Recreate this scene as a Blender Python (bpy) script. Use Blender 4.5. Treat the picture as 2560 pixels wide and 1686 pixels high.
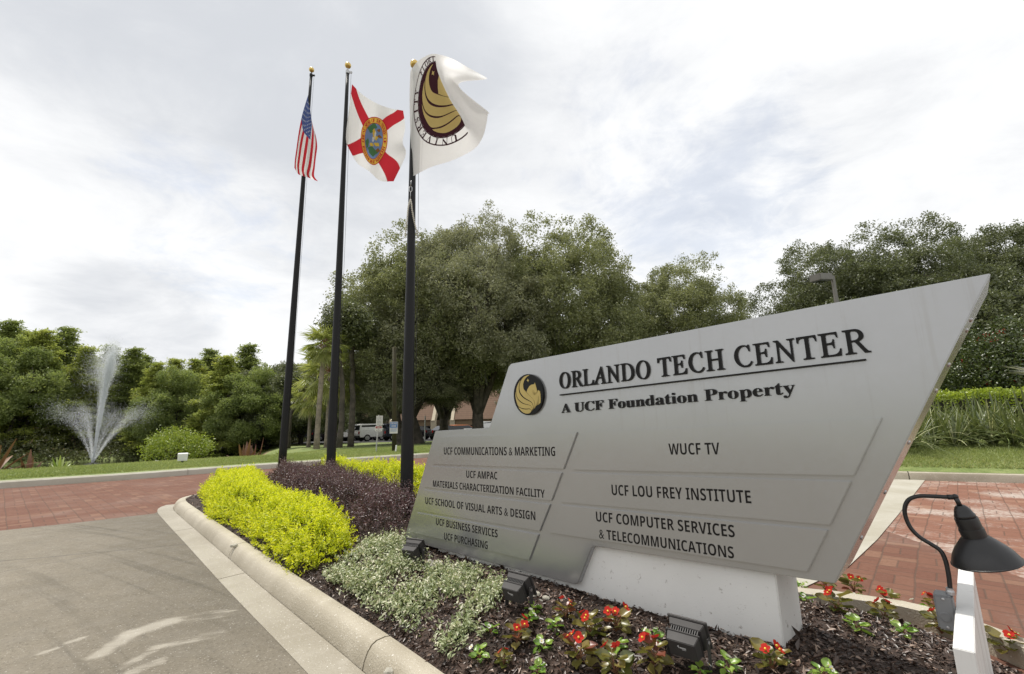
import bpy, bmesh, math, random
import numpy as np
from math import radians, sin, cos, pi
from mathutils import Vector, Matrix
for _o in list(bpy.data.objects): bpy.data.objects.remove(_o)
SC = bpy.context.scene; COL = SC.collection
rng = np.random.default_rng(7); random.seed(7)

# ------------------------------------------------------------------ camera, sky, sun, exposure
F, PITCH, ROLL, EYE = 1138.0, radians(10.89), radians(-1.2), 1.0
FW = np.array([0, cos(PITCH), sin(PITCH)]); _r = np.array([1.0, 0, 0]); _u = np.cross(_r, FW)
RT = cos(ROLL)*_r + sin(ROLL)*_u; UP = -sin(ROLL)*_r + cos(ROLL)*_u
CAM = np.array([0, 0, EYE])
cd = bpy.data.cameras.new('camera'); cam = bpy.data.objects.new('camera', cd); COL.objects.link(cam)
cam.matrix_world = Matrix(((RT[0], UP[0], -FW[0], 0), (RT[1], UP[1], -FW[1], 0), (RT[2], UP[2], -FW[2], EYE), (0, 0, 0, 1)))
cd.sensor_width = 36; cd.lens = 36*F/2560; cd.clip_end = 3000; cd.clip_start = 0.05
SC.camera = cam
SUN_AZ, SUN_EL = radians(-43), radians(66)          # azimuth from +Y towards +X
SDIR = Vector((sin(SUN_AZ)*cos(SUN_EL), cos(SUN_AZ)*cos(SUN_EL), sin(SUN_EL)))
sl = bpy.data.lights.new('sun', 'SUN'); sl.energy = 3.2; sl.angle = radians(1.2); sl.color = (1, .955, .88)
so = bpy.data.objects.new('sun', sl); COL.objects.link(so); so.rotation_euler = SDIR.to_track_quat('Z', 'Y').to_euler()
SC.view_settings.view_transform = 'Standard'; SC.view_settings.look = 'None'
SC.view_settings.exposure = 0.3; SC.view_settings.gamma = 1.0

def ray(x, y): return FW + RT*(x-1280)/F - UP*(y-843)/F
def ground(x, y, z=0.0):
    d = ray(x, y); return CAM + d*((z-EYE)/d[2])
def atY(x, y, Y):
    d = ray(x, y); return CAM + d*(Y/d[1])
def onplane(x, y, P0, n):
    d = ray(x, y); return CAM + d*(((P0-CAM)@n)/(d@n))

class NT:
    def __init__(s, tree): s.t = tree
    def n(s, typ, ins=None, **kw):
        nd = s.t.nodes.new('ShaderNode'+typ)
        for k, v in kw.items(): setattr(nd, k, v)
        for k, v in (ins or {}).items():
            sk = nd.inputs[k]
            if isinstance(v, bpy.types.NodeSocket): s.t.links.new(v, sk)
            elif isinstance(v, bpy.types.Node): s.t.links.new(v.outputs[0], sk)
            else: sk.default_value = v
        return nd
    def math(s, op, a, b=None, c=None, clamp=False):
        ins = {0: a}
        if b is not None: ins[1] = b
        if c is not None: ins[2] = c
        nd = s.n('Math', ins, operation=op); nd.use_clamp = clamp; return nd.outputs[0]
    def mix(s, f, a, b, blend='MIX'):
        nd = s.n('Mix', None, data_type='RGBA', blend_type=blend)
        for sk, v in ((nd.inputs[0], f), (nd.inputs[6], a), (nd.inputs[7], b)):
            if isinstance(v, bpy.types.NodeSocket): s.t.links.new(v, sk)
            else: sk.default_value = (*v, 1) if isinstance(v, tuple) and len(v) == 3 else v
        return nd.outputs[2]
    def ramp(s, f, lo, hi, a=0.0, b=1.0):
        return s.n('MapRange', {0: f, 1: lo, 2: hi, 3: a, 4: b}, interpolation_type='SMOOTHSTEP').outputs[0]
    def noise(s, vec, scale, detail=4, rough=.55, dist=0.0):
        return s.n('TexNoise', {'Vector': vec, 'Scale': scale, 'Detail': detail, 'Roughness': rough, 'Distortion': dist}).outputs[0]

# sky: Nishita blue under a broken, bright cloud deck
W = bpy.data.worlds.new('World'); SC.world = W; W.use_nodes = True
wt = W.node_tree; wt.nodes.clear(); q = NT(wt)
tc = q.n('TexCoord').outputs['Generated']
sep = q.n('SeparateXYZ', {0: tc}); zc = q.math('ADD', q.math('MAXIMUM', sep.outputs[2], 0.0), .22)
pc = q.n('CombineXYZ', {0: q.math('DIVIDE', sep.outputs[0], zc), 1: q.math('DIVIDE', sep.outputs[1], zc), 2: sep.outputs[2]}).outputs[0]
sky = q.n('TexSky', None, sky_type='NISHITA'); sky.sun_disc = False; sky.sun_elevation = SUN_EL; sky.sun_rotation = SUN_AZ
sky.air_density = 1.0; sky.dust_density = 1.5; sky.ozone_density = 1.0
big = q.noise(pc, .85, 5, .55, .6); fine = q.noise(pc, 2.6, 7, .62, .35); wisp = q.noise(pc, 5.5, 6, .65, .8)
def around(px, py, lo, hi):
    d = ray(px, py); d = d/np.linalg.norm(d)
    dot = q.n('VectorMath', {0: q.n('VectorMath', {0: tc}, operation='NORMALIZE').outputs[0], 1: tuple(d)}, operation='DOT_PRODUCT').outputs['Value']
    return q.ramp(dot, lo, hi)
dark = q.math('MULTIPLY', around(500, 60, .82, .99), .85)
dark = q.math('SUBTRACT', dark, q.math('MULTIPLY', around(220, 640, .94, .995), .55))
dark = q.math('ADD', dark, q.math('MULTIPLY', around(330, 850, .985, .998), .9))
dark = q.math('ADD', dark, q.math('MULTIPLY', around(1000, 140, .93, 1.0), .35))
shade = q.ramp(q.math('ADD', q.math('ADD', q.math('MULTIPLY', big, .6), q.math('MULTIPLY', fine, .8)), q.math('MULTIPLY', dark, .42)), .58, 1.2)
ccol = q.mix(shade, (.85, .855, .86), (.565, .585, .62))
blue = q.math('MULTIPLY', around(560, 590, .972, .999), .9)
blue = q.math('ADD', blue, q.math('MULTIPLY', around(1690, 430, .93, .998), .85))
blue = q.math('ADD', blue, q.math('MULTIPLY', around(30, 130, .97, 1.0), .5))
blue = q.math('ADD', blue, q.math('MULTIPLY', around(1800, 500, .97, 1.0), .4))
bm_ = q.ramp(q.math('ADD', q.math('MULTIPLY', blue, .30), q.math('ADD', q.math('MULTIPLY', fine, .55), q.math('MULTIPLY', wisp, .45))), .68, .93)
bm_ = q.math('MULTIPLY', bm_, .30)
bg1 = q.n('Background', {0: sky.outputs[0], 1: .12}); bg2 = q.n('Background', {0: ccol, 1: 1.0})
wm = q.n('MixShader', {0: bm_, 1: bg2.outputs[0], 2: bg1.outputs[0]})
q.n('OutputWorld', {0: wm.outputs[0]})

# ------------------------------------------------------------------ tagging and mesh helpers
def tag(o, label=None, cat=None, group=None, kind=None):
    for k, v in (('label', label), ('category', cat), ('group', group), ('kind', kind)):
        if v: o[k] = v
    return o
def empty(name, loc=(0, 0, 0), rz=0.0, **kw):
    o = bpy.data.objects.new(name, None); COL.objects.link(o); o.location = loc; o.rotation_euler = (0, 0, rz)
    o.empty_display_size = .1
    return tag(o, **kw)
def link(name, me, mats, parent=None, **kw):
    o = bpy.data.objects.new(name, me); COL.objects.link(o)
    for m in (mats if isinstance(mats, (list, tuple)) else [mats]): me.materials.append(m)
    if parent is not None: o.parent = parent
    return tag(o, **kw)
def copy_tree(o, parent=None):
    c = o.copy(); COL.objects.link(c)
    if parent is not None: c.parent = parent
    for ch in [x for x in o.children]: copy_tree(ch, c)
    return c
class MB:
    def __init__(s): s.v = []; s.f = []; s.m = []
    def add(s, vs, fs, mi=0):
        k = len(s.v); s.v += [tuple(map(float, p)) for p in vs]; s.f += [tuple(i+k for i in f) for f in fs]; s.m += [mi]*len(fs); return s
    def box(s, c, size, M=None, mi=0):
        h = [x/2 for x in size]; vs = []
        for x in (-1, 1):
            for y in (-1, 1):
                for z in (-1, 1):
                    p = Vector((x*h[0], y*h[1], z*h[2]))
                    if M is not None: p = M @ p
                    vs.append(Vector(c)+p)
        return s.add(vs, [(0, 1, 3, 2), (4, 6, 7, 5), (0, 4, 5, 1), (2, 3, 7, 6), (0, 2, 6, 4), (1, 5, 7, 3)], mi)
    def prism(s, top, bot, mi=0, caps=True):            # two matching rings of points
        n = len(top); fs = [(i, (i+1) % n, n+(i+1) % n, n+i) for i in range(n)]
        if caps: fs += [tuple(range(n-1, -1, -1)), tuple(range(n, 2*n))]
        return s.add(list(top)+list(bot), fs, mi)
    def tube(s, path, rad, seg=10, mi=0, caps=True):
        P = [Vector(p) for p in path]; n = len(P)
        if not hasattr(rad, '__len__'): rad = [rad]*n
        rings = []; ref = None
        for i in range(n):
            t = (P[min(i+1, n-1)]-P[max(i-1, 0)]).normalized()
            if ref is None:
                ref = t.orthogonal().normalized()
            ref = (ref - t*ref.dot(t)).normalized(); b = t.cross(ref)
            rings.append([P[i]+(ref*cos(2*pi*k/seg)+b*sin(2*pi*k/seg))*rad[i] for k in range(seg)])
        vs = [p for r in rings for p in r]; fs = []
        for i in range(n-1):
            for k in range(seg): fs.append((i*seg+k, i*seg+(k+1) % seg, (i+1)*seg+(k+1) % seg, (i+1)*seg+k))
        if caps: fs += [tuple(range(seg-1, -1, -1)), tuple(range((n-1)*seg, n*seg))]
        return s.add(vs, fs, mi)
    def lathe(s, prof, M=None, seg=24, mi=0):           # prof: (radius, height) along local z
        vs = []; fs = []
        for r, z in prof:
            for k in range(seg):
                p = Vector((r*cos(2*pi*k/seg), r*sin(2*pi*k/seg), z)); vs.append(M @ p if M is not None else p)
        for i in range(len(prof)-1):
            for k in range(seg): fs.append((i*seg+k, i*seg+(k+1) % seg, (i+1)*seg+(k+1) % seg, (i+1)*seg+k))
        return s.add(vs, fs, mi)
    def build(s, name, mats, parent=None, smooth=False, bevel=0, **kw):
        me = bpy.data.meshes.new(name); me.from_pydata(s.v, [], s.f)
        me.polygons.foreach_set('material_index', s.m)
        bm = bmesh.new(); bm.from_mesh(me); bmesh.ops.recalc_face_normals(bm, faces=bm.faces)
        if bevel: bmesh.ops.bevel(bm, geom=bm.edges[:], offset=bevel, segments=2, affect='EDGES', clamp_overlap=True)
        bm.to_mesh(me); bm.free()
        if smooth: me.polygons.foreach_set('use_smooth', [True]*len(me.polygons))
        return link(name, me, mats, parent, **kw)
def autosmooth(o, ang=40):
    me = o.data; me.polygons.foreach_set('use_smooth', [True]*len(me.polygons)); me.set_sharp_from_angle(angle=radians(ang)); return o
def np_mesh(name, V, Fq, tint=None):
    """V (n,3) array, Fq (m,k) index array, tint per face"""
    me = bpy.data.meshes.new(name); k = Fq.shape[1]; m = len(Fq)
    me.vertices.add(len(V)); me.vertices.foreach_set('co', np.ascontiguousarray(V, dtype=np.float32).ravel())
    me.loops.add(m*k); me.loops.foreach_set('vertex_index', np.ascontiguousarray(Fq, dtype=np.int32).ravel())
    me.polygons.add(m); me.polygons.foreach_set('loop_start', np.arange(0, m*k, k, dtype=np.int32))
    me.update(calc_edges=True); me.validate()
    if tint is not None and len(me.polygons) == m:
        a = me.attributes.new('tint', 'FLOAT', 'FACE'); a.data.foreach_set('value', np.asarray(tint, dtype=np.float32))
    return me
def unit(a): return a/np.maximum(np.linalg.norm(a, axis=1, keepdims=True), 1e-9)
def rdir(n, g=None): return unit((g or rng).normal(size=(n, 3)))
def leaf_mesh(name, C, D, N, L, Wd, tint, fold=.25):
    """folded rhombic leaves: base C, axis D, normal N"""
    D = unit(D); S = unit(np.cross(D, N)); Nn = np.cross(S, D)
    L = np.broadcast_to(np.asarray(L, float), (len(C),))[:, None]; Wd = np.broadcast_to(np.asarray(Wd, float), (len(C),))[:, None]
    mid = C + D*L*.45; up = Nn*Wd*fold
    V = np.stack([C, mid+S*Wd*.5+up, C+D*L-Nn*L*.06, mid-S*Wd*.5+up], 1).reshape(-1, 3)
    i = np.arange(len(C))*4
    Ft = np.concatenate([np.stack([i, i+1, i+2], 1), np.stack([i, i+2, i+3], 1)])
    return np_mesh(name, V, Ft, np.concatenate([tint, tint]))

# ------------------------------------------------------------------ materials
def mat(name):
    m = bpy.data.materials.new(name); m.use_nodes = True; m.node_tree.nodes.clear(); return m, NT(m.node_tree)
def plain(name, col, rough=.5, metal=0.0, var=.12, scale=8.0, bump=0.0, bscale=60.0, spec=.5, coat=0.0):
    m, t = mat(name); co = t.n('TexCoord').outputs['Object']
    nz = t.noise(co, scale, 5)
    c = t.mix(t.ramp(nz, .3, .7), tuple(x*(1-var) for x in col), tuple(min(1, x*(1+var)) for x in col))
    b = t.n('BsdfPrincipled', {'Base Color': c, 'Roughness': rough, 'Metallic': metal, 'Specular IOR Level': spec, 'Coat Weight': coat})
    t.t.links.new(t.ramp(nz, .2, .8, rough*.85, min(1, rough*1.15)), b.inputs['Roughness'])
    if bump:
        bn = t.n('Bump', {'Height': t.noise(co, bscale, 4), 'Strength': bump, 'Distance': .01}); t.t.links.new(bn.outputs[0], b.inputs['Normal'])
    t.n('OutputMaterial', {0: b.outputs[0]}); return m
def leafmat(name, c1, c2, transl=.35, gloss=.06, grough=.35, c3=None):
    m, t = mat(name); a = t.n('Attribute', attribute_name='tint').outputs['Fac']
    c = t.mix(a, c1, c2)
    if c3: c = t.mix(t.ramp(a, .86, .92), c, c3)
    d = t.n('BsdfDiffuse', {0: c}); tr = t.n('BsdfTranslucent', {0: t.mix(.5, c, t.mix(1.0, c, (1.0, 1.0, .55), 'MULTIPLY'))})
    mx = t.n('MixShader', {0: transl, 1: d.outputs[0], 2: tr.outputs[0]})
    g = t.n('BsdfGlossy', {0: (1, 1, 1, 1), 1: grough})
    mx2 = t.n('MixShader', {0: gloss, 1: mx.outputs[0], 2: g.outputs[0]})
    t.n('OutputMaterial', {0: mx2.outputs[0]}); return m

def concrete(name, base, dark, pale, scale=1.0, speck=.0, rough=.75, extra=None):
    m, t = mat(name); co = t.n('TexCoord').outputs['Object']
    n1 = t.noise(co, .9*scale, 6, .6, .4); n2 = t.noise(co, 7*scale, 6, .65); n3 = t.noise(co, 62, 4, .7); n4 = t.noise(co, 120, 2)
    c = t.mix(t.ramp(n1, .38, .66), base, dark); c = t.mix(t.math('MULTIPLY', t.ramp(n2, .52, .75), .45), c, pale)
    c = t.mix(t.math('MULTIPLY', t.ramp(n3, .5, .75), .35), c, dark)
    if extra: c = extra(t, co, c, n2, n3)
    if speck: c = t.mix(t.math('MULTIPLY', t.ramp(n4, .66, .72), speck), c, (.8, .78, .72))  # pale dots in the colour: aggregate grains and painted sun glints
    b = t.n('BsdfPrincipled', {'Base Color': c, 'Roughness': t.ramp(n2, .3, .7, rough*.8, rough*1.1), 'Specular IOR Level': .3})
    h = t.math('ADD', t.math('MULTIPLY', n3, .6), n4)
    t.t.links.new(t.n('Bump', {'Height': h, 'Strength': .6, 'Distance': .006}).outputs[0], b.inputs['Normal'])
    t.n('OutputMaterial', {0: b.outputs[0]}); return m

SCRAPES = []
for _p in ((250, 1640, 330, 1585, 16, .45), (330, 1585, 425, 1556, 18, .5), (425, 1556, 560, 1535, 15, .22), (300, 1672, 400, 1618, 12, .30), (400, 1618, 540, 1588, 16, .26), (180, 1605, 205, 1596, 8, .4), (110, 1634, 142, 1622, 8, .4), (320, 1690, 400, 1655, 14, .32), (560, 1535, 600, 1550, 16, .15)):
    _a, _b, _c = ground(_p[0], _p[1]), ground(_p[2], _p[3]), ground(_p[0], _p[1]+_p[4]); SCRAPES.append((_a[0], _a[1], _b[0], _b[1], abs(_c[1]-_a[1]), _p[5]))
def drive_extra(t, co, c, n2, n3):
    s = t.n('SeparateXYZ', {0: co}); x, y = s.outputs[0], s.outputs[1]
    wob = t.noise(co, 3.0, 5, .6); wob2 = t.noise(co, .8, 3)
    # darker band along the gutter, with curved tyre streaks
    along = t.math('ADD', t.math('MULTIPLY', x, .731), t.math('MULTIPLY', y, .682))       # distance across towards the kerb
    along = t.math('SUBTRACT', along, .86)
    lng = t.math('SUBTRACT', t.math('MULTIPLY', y, .731), t.math('MULTIPLY', x, .682))
    dk = t.math('MULTIPLY', t.ramp(t.math('ADD', along, t.math('MULTIPLY', wob, .9)), -1.0, .45), t.ramp(lng, 1.5, 3.2))
    c = t.mix(t.math('MULTIPLY', dk, .55), c, (.075, .064, .047))
    st = t.n('TexNoise', {'Vector': t.n('CombineXYZ', {0: t.math('MULTIPLY', t.math('ADD', along, t.math('MULTIPLY', t.math('MULTIPLY', lng, lng), .03)), 9.0), 1: t.math('MULTIPLY', lng, .35), 2: 0.0}).outputs[0], 'Scale': 1.0, 'Detail': 4, 'Roughness': .6}).outputs[0]
    stm = t.math('MULTIPLY', t.math('MULTIPLY', t.ramp(st, .50, .66), t.ramp(along, -1.5, -.5)), t.ramp(lng, 1.6, 3.0))
    c = t.mix(t.math('MULTIPLY', stm, .45), c, (.06, .052, .038))
    mott = t.noise(co, 22, 8, .75, .3); c = t.mix(t.math('MULTIPLY', t.ramp(mott, .48, .72), .38), c, (.095, .082, .06)); grit = t.noise(co, 75, 3, .6); c = t.mix(t.math('MULTIPLY', t.ramp(grit, .60, .70), .5), c, (.28, .25, .195)); c = t.mix(t.math('MULTIPLY', t.ramp(grit, .42, .34), .5), c, (.065, .055, .04))
    # pale scraped arcs near the camera
    wv = t.n('TexNoise', {'Vector': co, 'Scale': 5.0, 'Detail': 5, 'Roughness': .65}).outputs['Color']; cw = t.n('VectorMath', {0: co, 1: t.n('VectorMath', {0: wv, 3: .11}, operation='SCALE').outputs[0]}, operation='ADD').outputs[0]
    fl = t.noise(t.n('CombineXYZ', {0: t.math('MULTIPLY', x, 5.0), 1: t.math('MULTIPLY', t.math('SUBTRACT', y, t.math('MULTIPLY', x, .3)), 26.0), 2: 0.0}).outputs[0], 1.0, 5, .65)
    for (x0, y0, x1, y1, w, k_) in SCRAPES:
        A, B = np.array([x0, y0]), np.array([x1, y1]); dl = B-A; L2 = float(dl@dl); so_ = t.n('VectorMath', {0: cw, 1: (x0+.055, y0+.055, 0)}, operation='SUBTRACT').outputs[0]
        u = t.math('DIVIDE', t.n('VectorMath', {0: so_, 1: (dl[0], dl[1], 0)}, operation='DOT_PRODUCT').outputs['Value'], L2, clamp=True)
        dd = t.n('VectorMath', {0: t.n('VectorMath', {0: t.n('VectorMath', {0: so_, 1: t.n('VectorMath', {0: (dl[0], dl[1], 0), 3: u}, operation='SCALE').outputs[0]}, operation='SUBTRACT').outputs[0], 1: (1, 1, 0)}, operation='MULTIPLY').outputs[0]}, operation='LENGTH').outputs['Value']
        mk = t.math('MULTIPLY', t.ramp(dd, w, w*.3), t.ramp(t.math('ADD', fl, k_), .62, .95)); c = t.mix(t.math('MULTIPLY', mk, .72), c, (.36, .33, .275))
    # hairline crack and a sawn joint
    for (px, py, dx, dy, w) in ((-3.34, 4.22, .94, .34, .008), (-4.5, 2.6, .55, .83, .004)):
        dist = t.math('ABSOLUTE', t.math('ADD', t.math('ADD', t.math('MULTIPLY', t.math('SUBTRACT', x, px), -dy), t.math('MULTIPLY', t.math('SUBTRACT', y, py), dx)), t.math('MULTIPLY', t.math('SUBTRACT', wob, .5), .12)))
        c = t.mix(t.math('MULTIPLY', t.ramp(dist, w*1.6, w*.4), .7), c, (.05, .045, .04))
    return c
M_drive = concrete('drive concrete', (.22, .192, .147), (.168, .146, .110), (.255, .226, .177), 1.0, .35, .8, drive_extra)
M_kerb = concrete('kerb concrete', (.45, .405, .32), (.35, .31, .235), (.55, .51, .43), 1.6, .9, .5)
M_gut = concrete('gutter concrete', (.34, .31, .25), (.27, .24, .185), (.42, .39, .33), 1.6, .85, .5)
M_kerb2 = concrete('pale kerb concrete', (.43, .41, .35), (.35, .325, .26), (.50, .47, .41), 1.2, .2, .75)
def brickmat(name, ang, tone, white):
    m, t = mat(name); co = t.n('TexCoord').outputs['Object']
    vr = t.n('VectorRotate', {'Vector': co, 'Angle': ang}, rotation_type='Z_AXIS').outputs[0]
    wv = t.n('TexNoise', {'Vector': co, 'Scale': 2.2, 'Detail': 2}).outputs['Color']
    vr = t.n('VectorMath', {0: vr, 1: t.n('VectorMath', {0: wv, 3: .03}, operation='SCALE').outputs[0]}, operation='ADD').outputs[0]
    s = t.n('SeparateXYZ', {0: t.n('VectorMath', {0: vr, 3: 1/.2}, operation='SCALE').outputs[0]}); u, v = s.outputs[0], s.outputs[1]
    iu, iv = t.math('FLOOR', u), t.math('FLOOR', v); fu, fv = t.math('FRACT', u), t.math('FRACT', v)
    par = t.math('FLOORED_MODULO', t.math('ADD', iu, iv), 2.0)
    a = t.math('ADD', t.math('MULTIPLY', par, fu), t.math('MULTIPLY', t.math('SUBTRACT', 1.0, par), fv))
    b = t.math('ADD', t.math('MULTIPLY', par, fv), t.math('MULTIPLY', t.math('SUBTRACT', 1.0, par), fu))
    a2 = t.math('MULTIPLY', a, 2.0); half = t.math('FLOOR', a2); af = t.math('FRACT', a2)
    ea = t.math('MULTIPLY', t.math('MINIMUM', af, t.math('SUBTRACT', 1.0, af)), .5)
    eb = t.math('MINIMUM', b, t.math('SUBTRACT', 1.0, b)); e = t.math('MINIMUM', ea, eb)
    wn = t.n('TexWhiteNoise', {'Vector': t.n('CombineXYZ', {0: iu, 1: iv, 2: half}).outputs[0]}, noise_dimensions='3D').outputs['Value']
    n1 = t.noise(co, 1.1, 5, .6, .5); n2 = t.noise(co, 28, 5, .7); n3 = t.noise(co, 160, 3)
    c1, c2, c3 = tone
    c = t.mix(wn, c1, c2); c = t.mix(t.ramp(wn, .82, .95), c, c3); c = t.mix(t.math('MULTIPLY', t.ramp(n2, .4, .75), .4), c, tuple(x*.7 for x in c1))
    wm_ = t.math('MULTIPLY', t.ramp(t.math('ADD', t.math('MULTIPLY', n1, .62), t.math('MULTIPLY', n2, .42)), .50, .66), white)
    c = t.mix(wm_, c, (.50, .45, .40))
    mo = t.ramp(e, .030, .012); c = t.mix(t.math('MULTIPLY', mo, .6), c, (.09, .065, .05))
    bs = t.n('BsdfPrincipled', {'Base Color': c, 'Roughness': t.ramp(n2, .3, .7, .75, .95), 'Specular IOR Level': .18})
    h = t.math('ADD', t.math('MULTIPLY', t.ramp(e, .0, .05), 1.0), t.math('ADD', t.math('MULTIPLY', n3, .25), t.math('MULTIPLY', wn, .35)))
    t.t.links.new(t.n('Bump', {'Height': h, 'Strength': .6, 'Distance': .006}).outputs[0], bs.inputs['Normal'])
    t.n('OutputMaterial', {0: bs.outputs[0]}); return m
M_brickL = brickmat('red brick paving', radians(42), ((.145, .068, .047), (.175, .086, .058), (.205, .112, .075)), .12)
M_brickR = brickmat('worn brick paving', radians(-46), ((.20, .095, .064), (.235, .115, .079), (.275, .155, .105)), .75)
def lawnmat():
    m, t = mat('lawn grass'); co = t.n('TexCoord').outputs['Object']
    n1 = t.noise(co, .45, 5, .6); n2 = t.noise(co, 9, 5, .7); n3 = t.noise(co, 60, 3)
    c = t.mix(t.ramp(n1, .35, .7), (.19, .24, .075), (.28, .31, .125)); c = t.mix(t.ramp(n2, .35, .7), c, (.13, .18, .05)); c = t.mix(t.math('MULTIPLY', t.ramp(n3, .5, .8), .5), c, (.28, .30, .13))
    b = t.n('BsdfPrincipled', {'Base Color': c, 'Roughness': .8, 'Specular IOR Level': .2})
    t.t.links.new(t.n('Bump', {'Height': n3, 'Strength': .8, 'Distance': .03}).outputs[0], b.inputs['Normal']); t.n('OutputMaterial', {0: b.outputs[0]}); return m
M_lawn = lawnmat()
M_asphalt = concrete('lot asphalt', (.075, .075, .075), (.05, .05, .05), (.10, .10, .10), .6, .1, .8)
def mulchmat():
    m, t = mat('bark mulch'); co = t.n('TexCoord').outputs['Object']
    v = t.n('TexVoronoi', {'Vector': t.n('VectorMath', {0: co, 1: (1, 1.6, 1)}, operation='MULTIPLY').outputs[0], 'Scale': 62.0, 'Randomness': 1.0})
    n1 = t.noise(co, 2.5, 5); n2 = t.noise(co, 200, 3)
    c = t.mix(t.n('SeparateColor', {0: v.outputs['Color']}).outputs[0], (.028, .018, .013), (.085, .052, .038)); c = t.mix(t.ramp(n1, .4, .7), c, (.035, .023, .017))
    b = t.n('BsdfPrincipled', {'Base Color': c, 'Roughness': .75, 'Specular IOR Level': .35})
    t.t.links.new(t.n('Bump', {'Height': t.math('ADD', v.outputs['Distance'], t.math('MULTIPLY', n2, .4)), 'Strength': 1.0, 'Distance': .012}).outputs[0], b.inputs['Normal']); t.n('OutputMaterial', {0: b.outputs[0]}); return m
M_mulch = mulchmat()
M_chip = leafmat('mulch chip', (.022, .014, .010), (.115, .068, .048), 0.0, .05, .4, (.30, .22, .17))
M_chip2 = plain('pale pebble', (.55, .50, .45), .6, var=.2)
def panelmat():
    m, t = mat('satin aluminium paint'); co = t.n('TexCoord').outputs['Object']
    s = t.n('SeparateXYZ', {0: co})
    rain = t.noise(t.n('CombineXYZ', {0: t.math('MULTIPLY', s.outputs[0], 34.0), 1: t.math('MULTIPLY', s.outputs[1], 34.0), 2: t.math('MULTIPLY', s.outputs[2], 1.1)}).outputs[0], 1.0, 4, .6)
    n1 = t.noise(co, 2.0, 4); n2 = t.noise(co, 55, 3); ns = t.noise(co, 240, 2)
    c = t.mix(t.ramp(n1, .3, .7), (.405, .41, .415), (.43, .435, .44))
    c = t.mix(t.math('MULTIPLY', t.math('MULTIPLY', t.ramp(rain, .58, .72), t.ramp(s.outputs[2], .6, 1.15)), .22), c, (.30, .285, .25))
    c = t.mix(t.math('MULTIPLY', t.ramp(ns, .80, .86), .25), c, (.16, .15, .14))
    b = t.n('BsdfPrincipled', {'Base Color': c, 'Metallic': .6, 'Roughness': t.ramp(n2, .3, .7, .20, .25), 'Specular IOR Level': .4})
    t.n('OutputMaterial', {0: b.outputs[0]}); return m
M_panel = panelmat()
M_letter = plain('black letter', (.010, .010, .010), .5, var=.1, spec=.2)
M_vinyl = plain('dark vinyl letter', (.014, .013, .013), .6, var=.1, spec=.15)
def plinthmat():
    m, t = mat('white stucco plinth'); co = t.n('TexCoord').outputs['Object']; s = t.n('SeparateXYZ', {0: co})
    n1 = t.noise(co, 3, 5); n2 = t.noise(co, 150, 4, .7); n3 = t.noise(co, 38, 5, .75)
    c = t.mix(t.ramp(n1, .3, .7), (.72, .715, .695), (.78, .775, .755))
    sp = t.math('MULTIPLY', t.ramp(n3, .60, .70), t.ramp(s.outputs[2], .44, .20)); c = t.mix(t.math('MULTIPLY', sp, .7), c, (.20, .16, .13))
    b = t.n('BsdfPrincipled', {'Base Color': c, 'Roughness': .6})
    t.t.links.new(t.n('Bump', {'Height': n2, 'Strength': .15, 'Distance': .004}).outputs[0], b.inputs['Normal']); t.n('OutputMaterial', {0: b.outputs[0]}); return m
M_plinth = plinthmat()
M_white = plain('white paint', (.74, .735, .72), .5, var=.05, bump=.05)
M_black = plain('black powder coat', (.012, .012, .013), .38, var=.2, scale=30)
M_pole = plain('black flagpole paint', (.010, .010, .011), .42, var=.2, scale=5, spec=.22)
M_gold = plain('gold ball', (.62, .44, .16), .28, 1.0, var=.08)
M_gold2 = plain('gold emblem paint', (.50, .385, .13), .45, .25, var=.05)
M_steel = plain('galvanised steel', (.45, .45, .46), .42, .8, var=.15, scale=20)
M_greybox = plain('grey junction box', (.20, .205, .215), .45, .2, var=.08)
M_flood = plain('dark bronze floodlight', (.040, .037, .036), .7, .0, var=.12)
M_fin = plain('floodlight fin', (.03, .029, .029), .5, .2)
M_lens = plain('dark lens', (.02, .02, .022), .12, spec=.6)
M_decal = plain('white decal', (.55, .56, .57), .5)
M_bead = plain('white cord beads', (.55, .53, .48), .5, var=.15)
M_bark = plain('oak bark', (.075, .064, .050), .9, var=.45, scale=3, bump=.9, bscale=14)
M_barkd = plain('dark oak bark', (.042, .037, .030), .9, var=.4, scale=3, bump=.9, bscale=14)
M_barkp = plain('palm trunk', (.22, .185, .145), .9, var=.3, scale=6, bump=1.0, bscale=18)

# ------------------------------------------------------------------ terrain, roads, kerbs
O2 = np.array([0.0, 4.0])
FAR_KERB = [(-18, 0), (-14, 4.5), (-11.6, 7.3), (-9.85, 9.05), (-8.4, 10.2), (-7.3, 11.4), (-6.2, 12.5), (-5, 13.6), (-3.1, 15.2), (-.5, 16.8), (3, 18.2), (8, 19), (6.8, 13.2), (5.0, 9.9), (4.9, 8.5), (6.36, 7.62), (7.5, 7.02), (10, 5.6), (14, 3.4), (15, -2), (11, -9), (0, -12), (-13, -9)]
def catmull(P, n, closed=False):
    P = [np.array(p, float) for p in P]; out = []; N = len(P)
    for i in range(N if closed else N-1):
        p0 = P[(i-1) % N] if closed or i > 0 else 2*P[0]-P[1]; p1 = P[i]; p2 = P[(i+1) % N]; p3 = P[(i+2) % N] if closed or i+2 < N else 2*P[-1]-P[-2]
        for k in range(n):
            t = k/n; out.append(.5*((2*p1)+(-p0+p2)*t+(2*p0-5*p1+4*p2-p3)*t*t+(-p0+3*p1-3*p2+p3)*t**3))
    if not closed: out.append(P[-1])
    return np.array(out)
KERB = catmull(FAR_KERB, 8, True)
_th = np.arctan2(KERB[:, 1]-O2[1], KERB[:, 0]-O2[0]); _rr = np.hypot(KERB[:, 0]-O2[0], KERB[:, 1]-O2[1])
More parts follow.
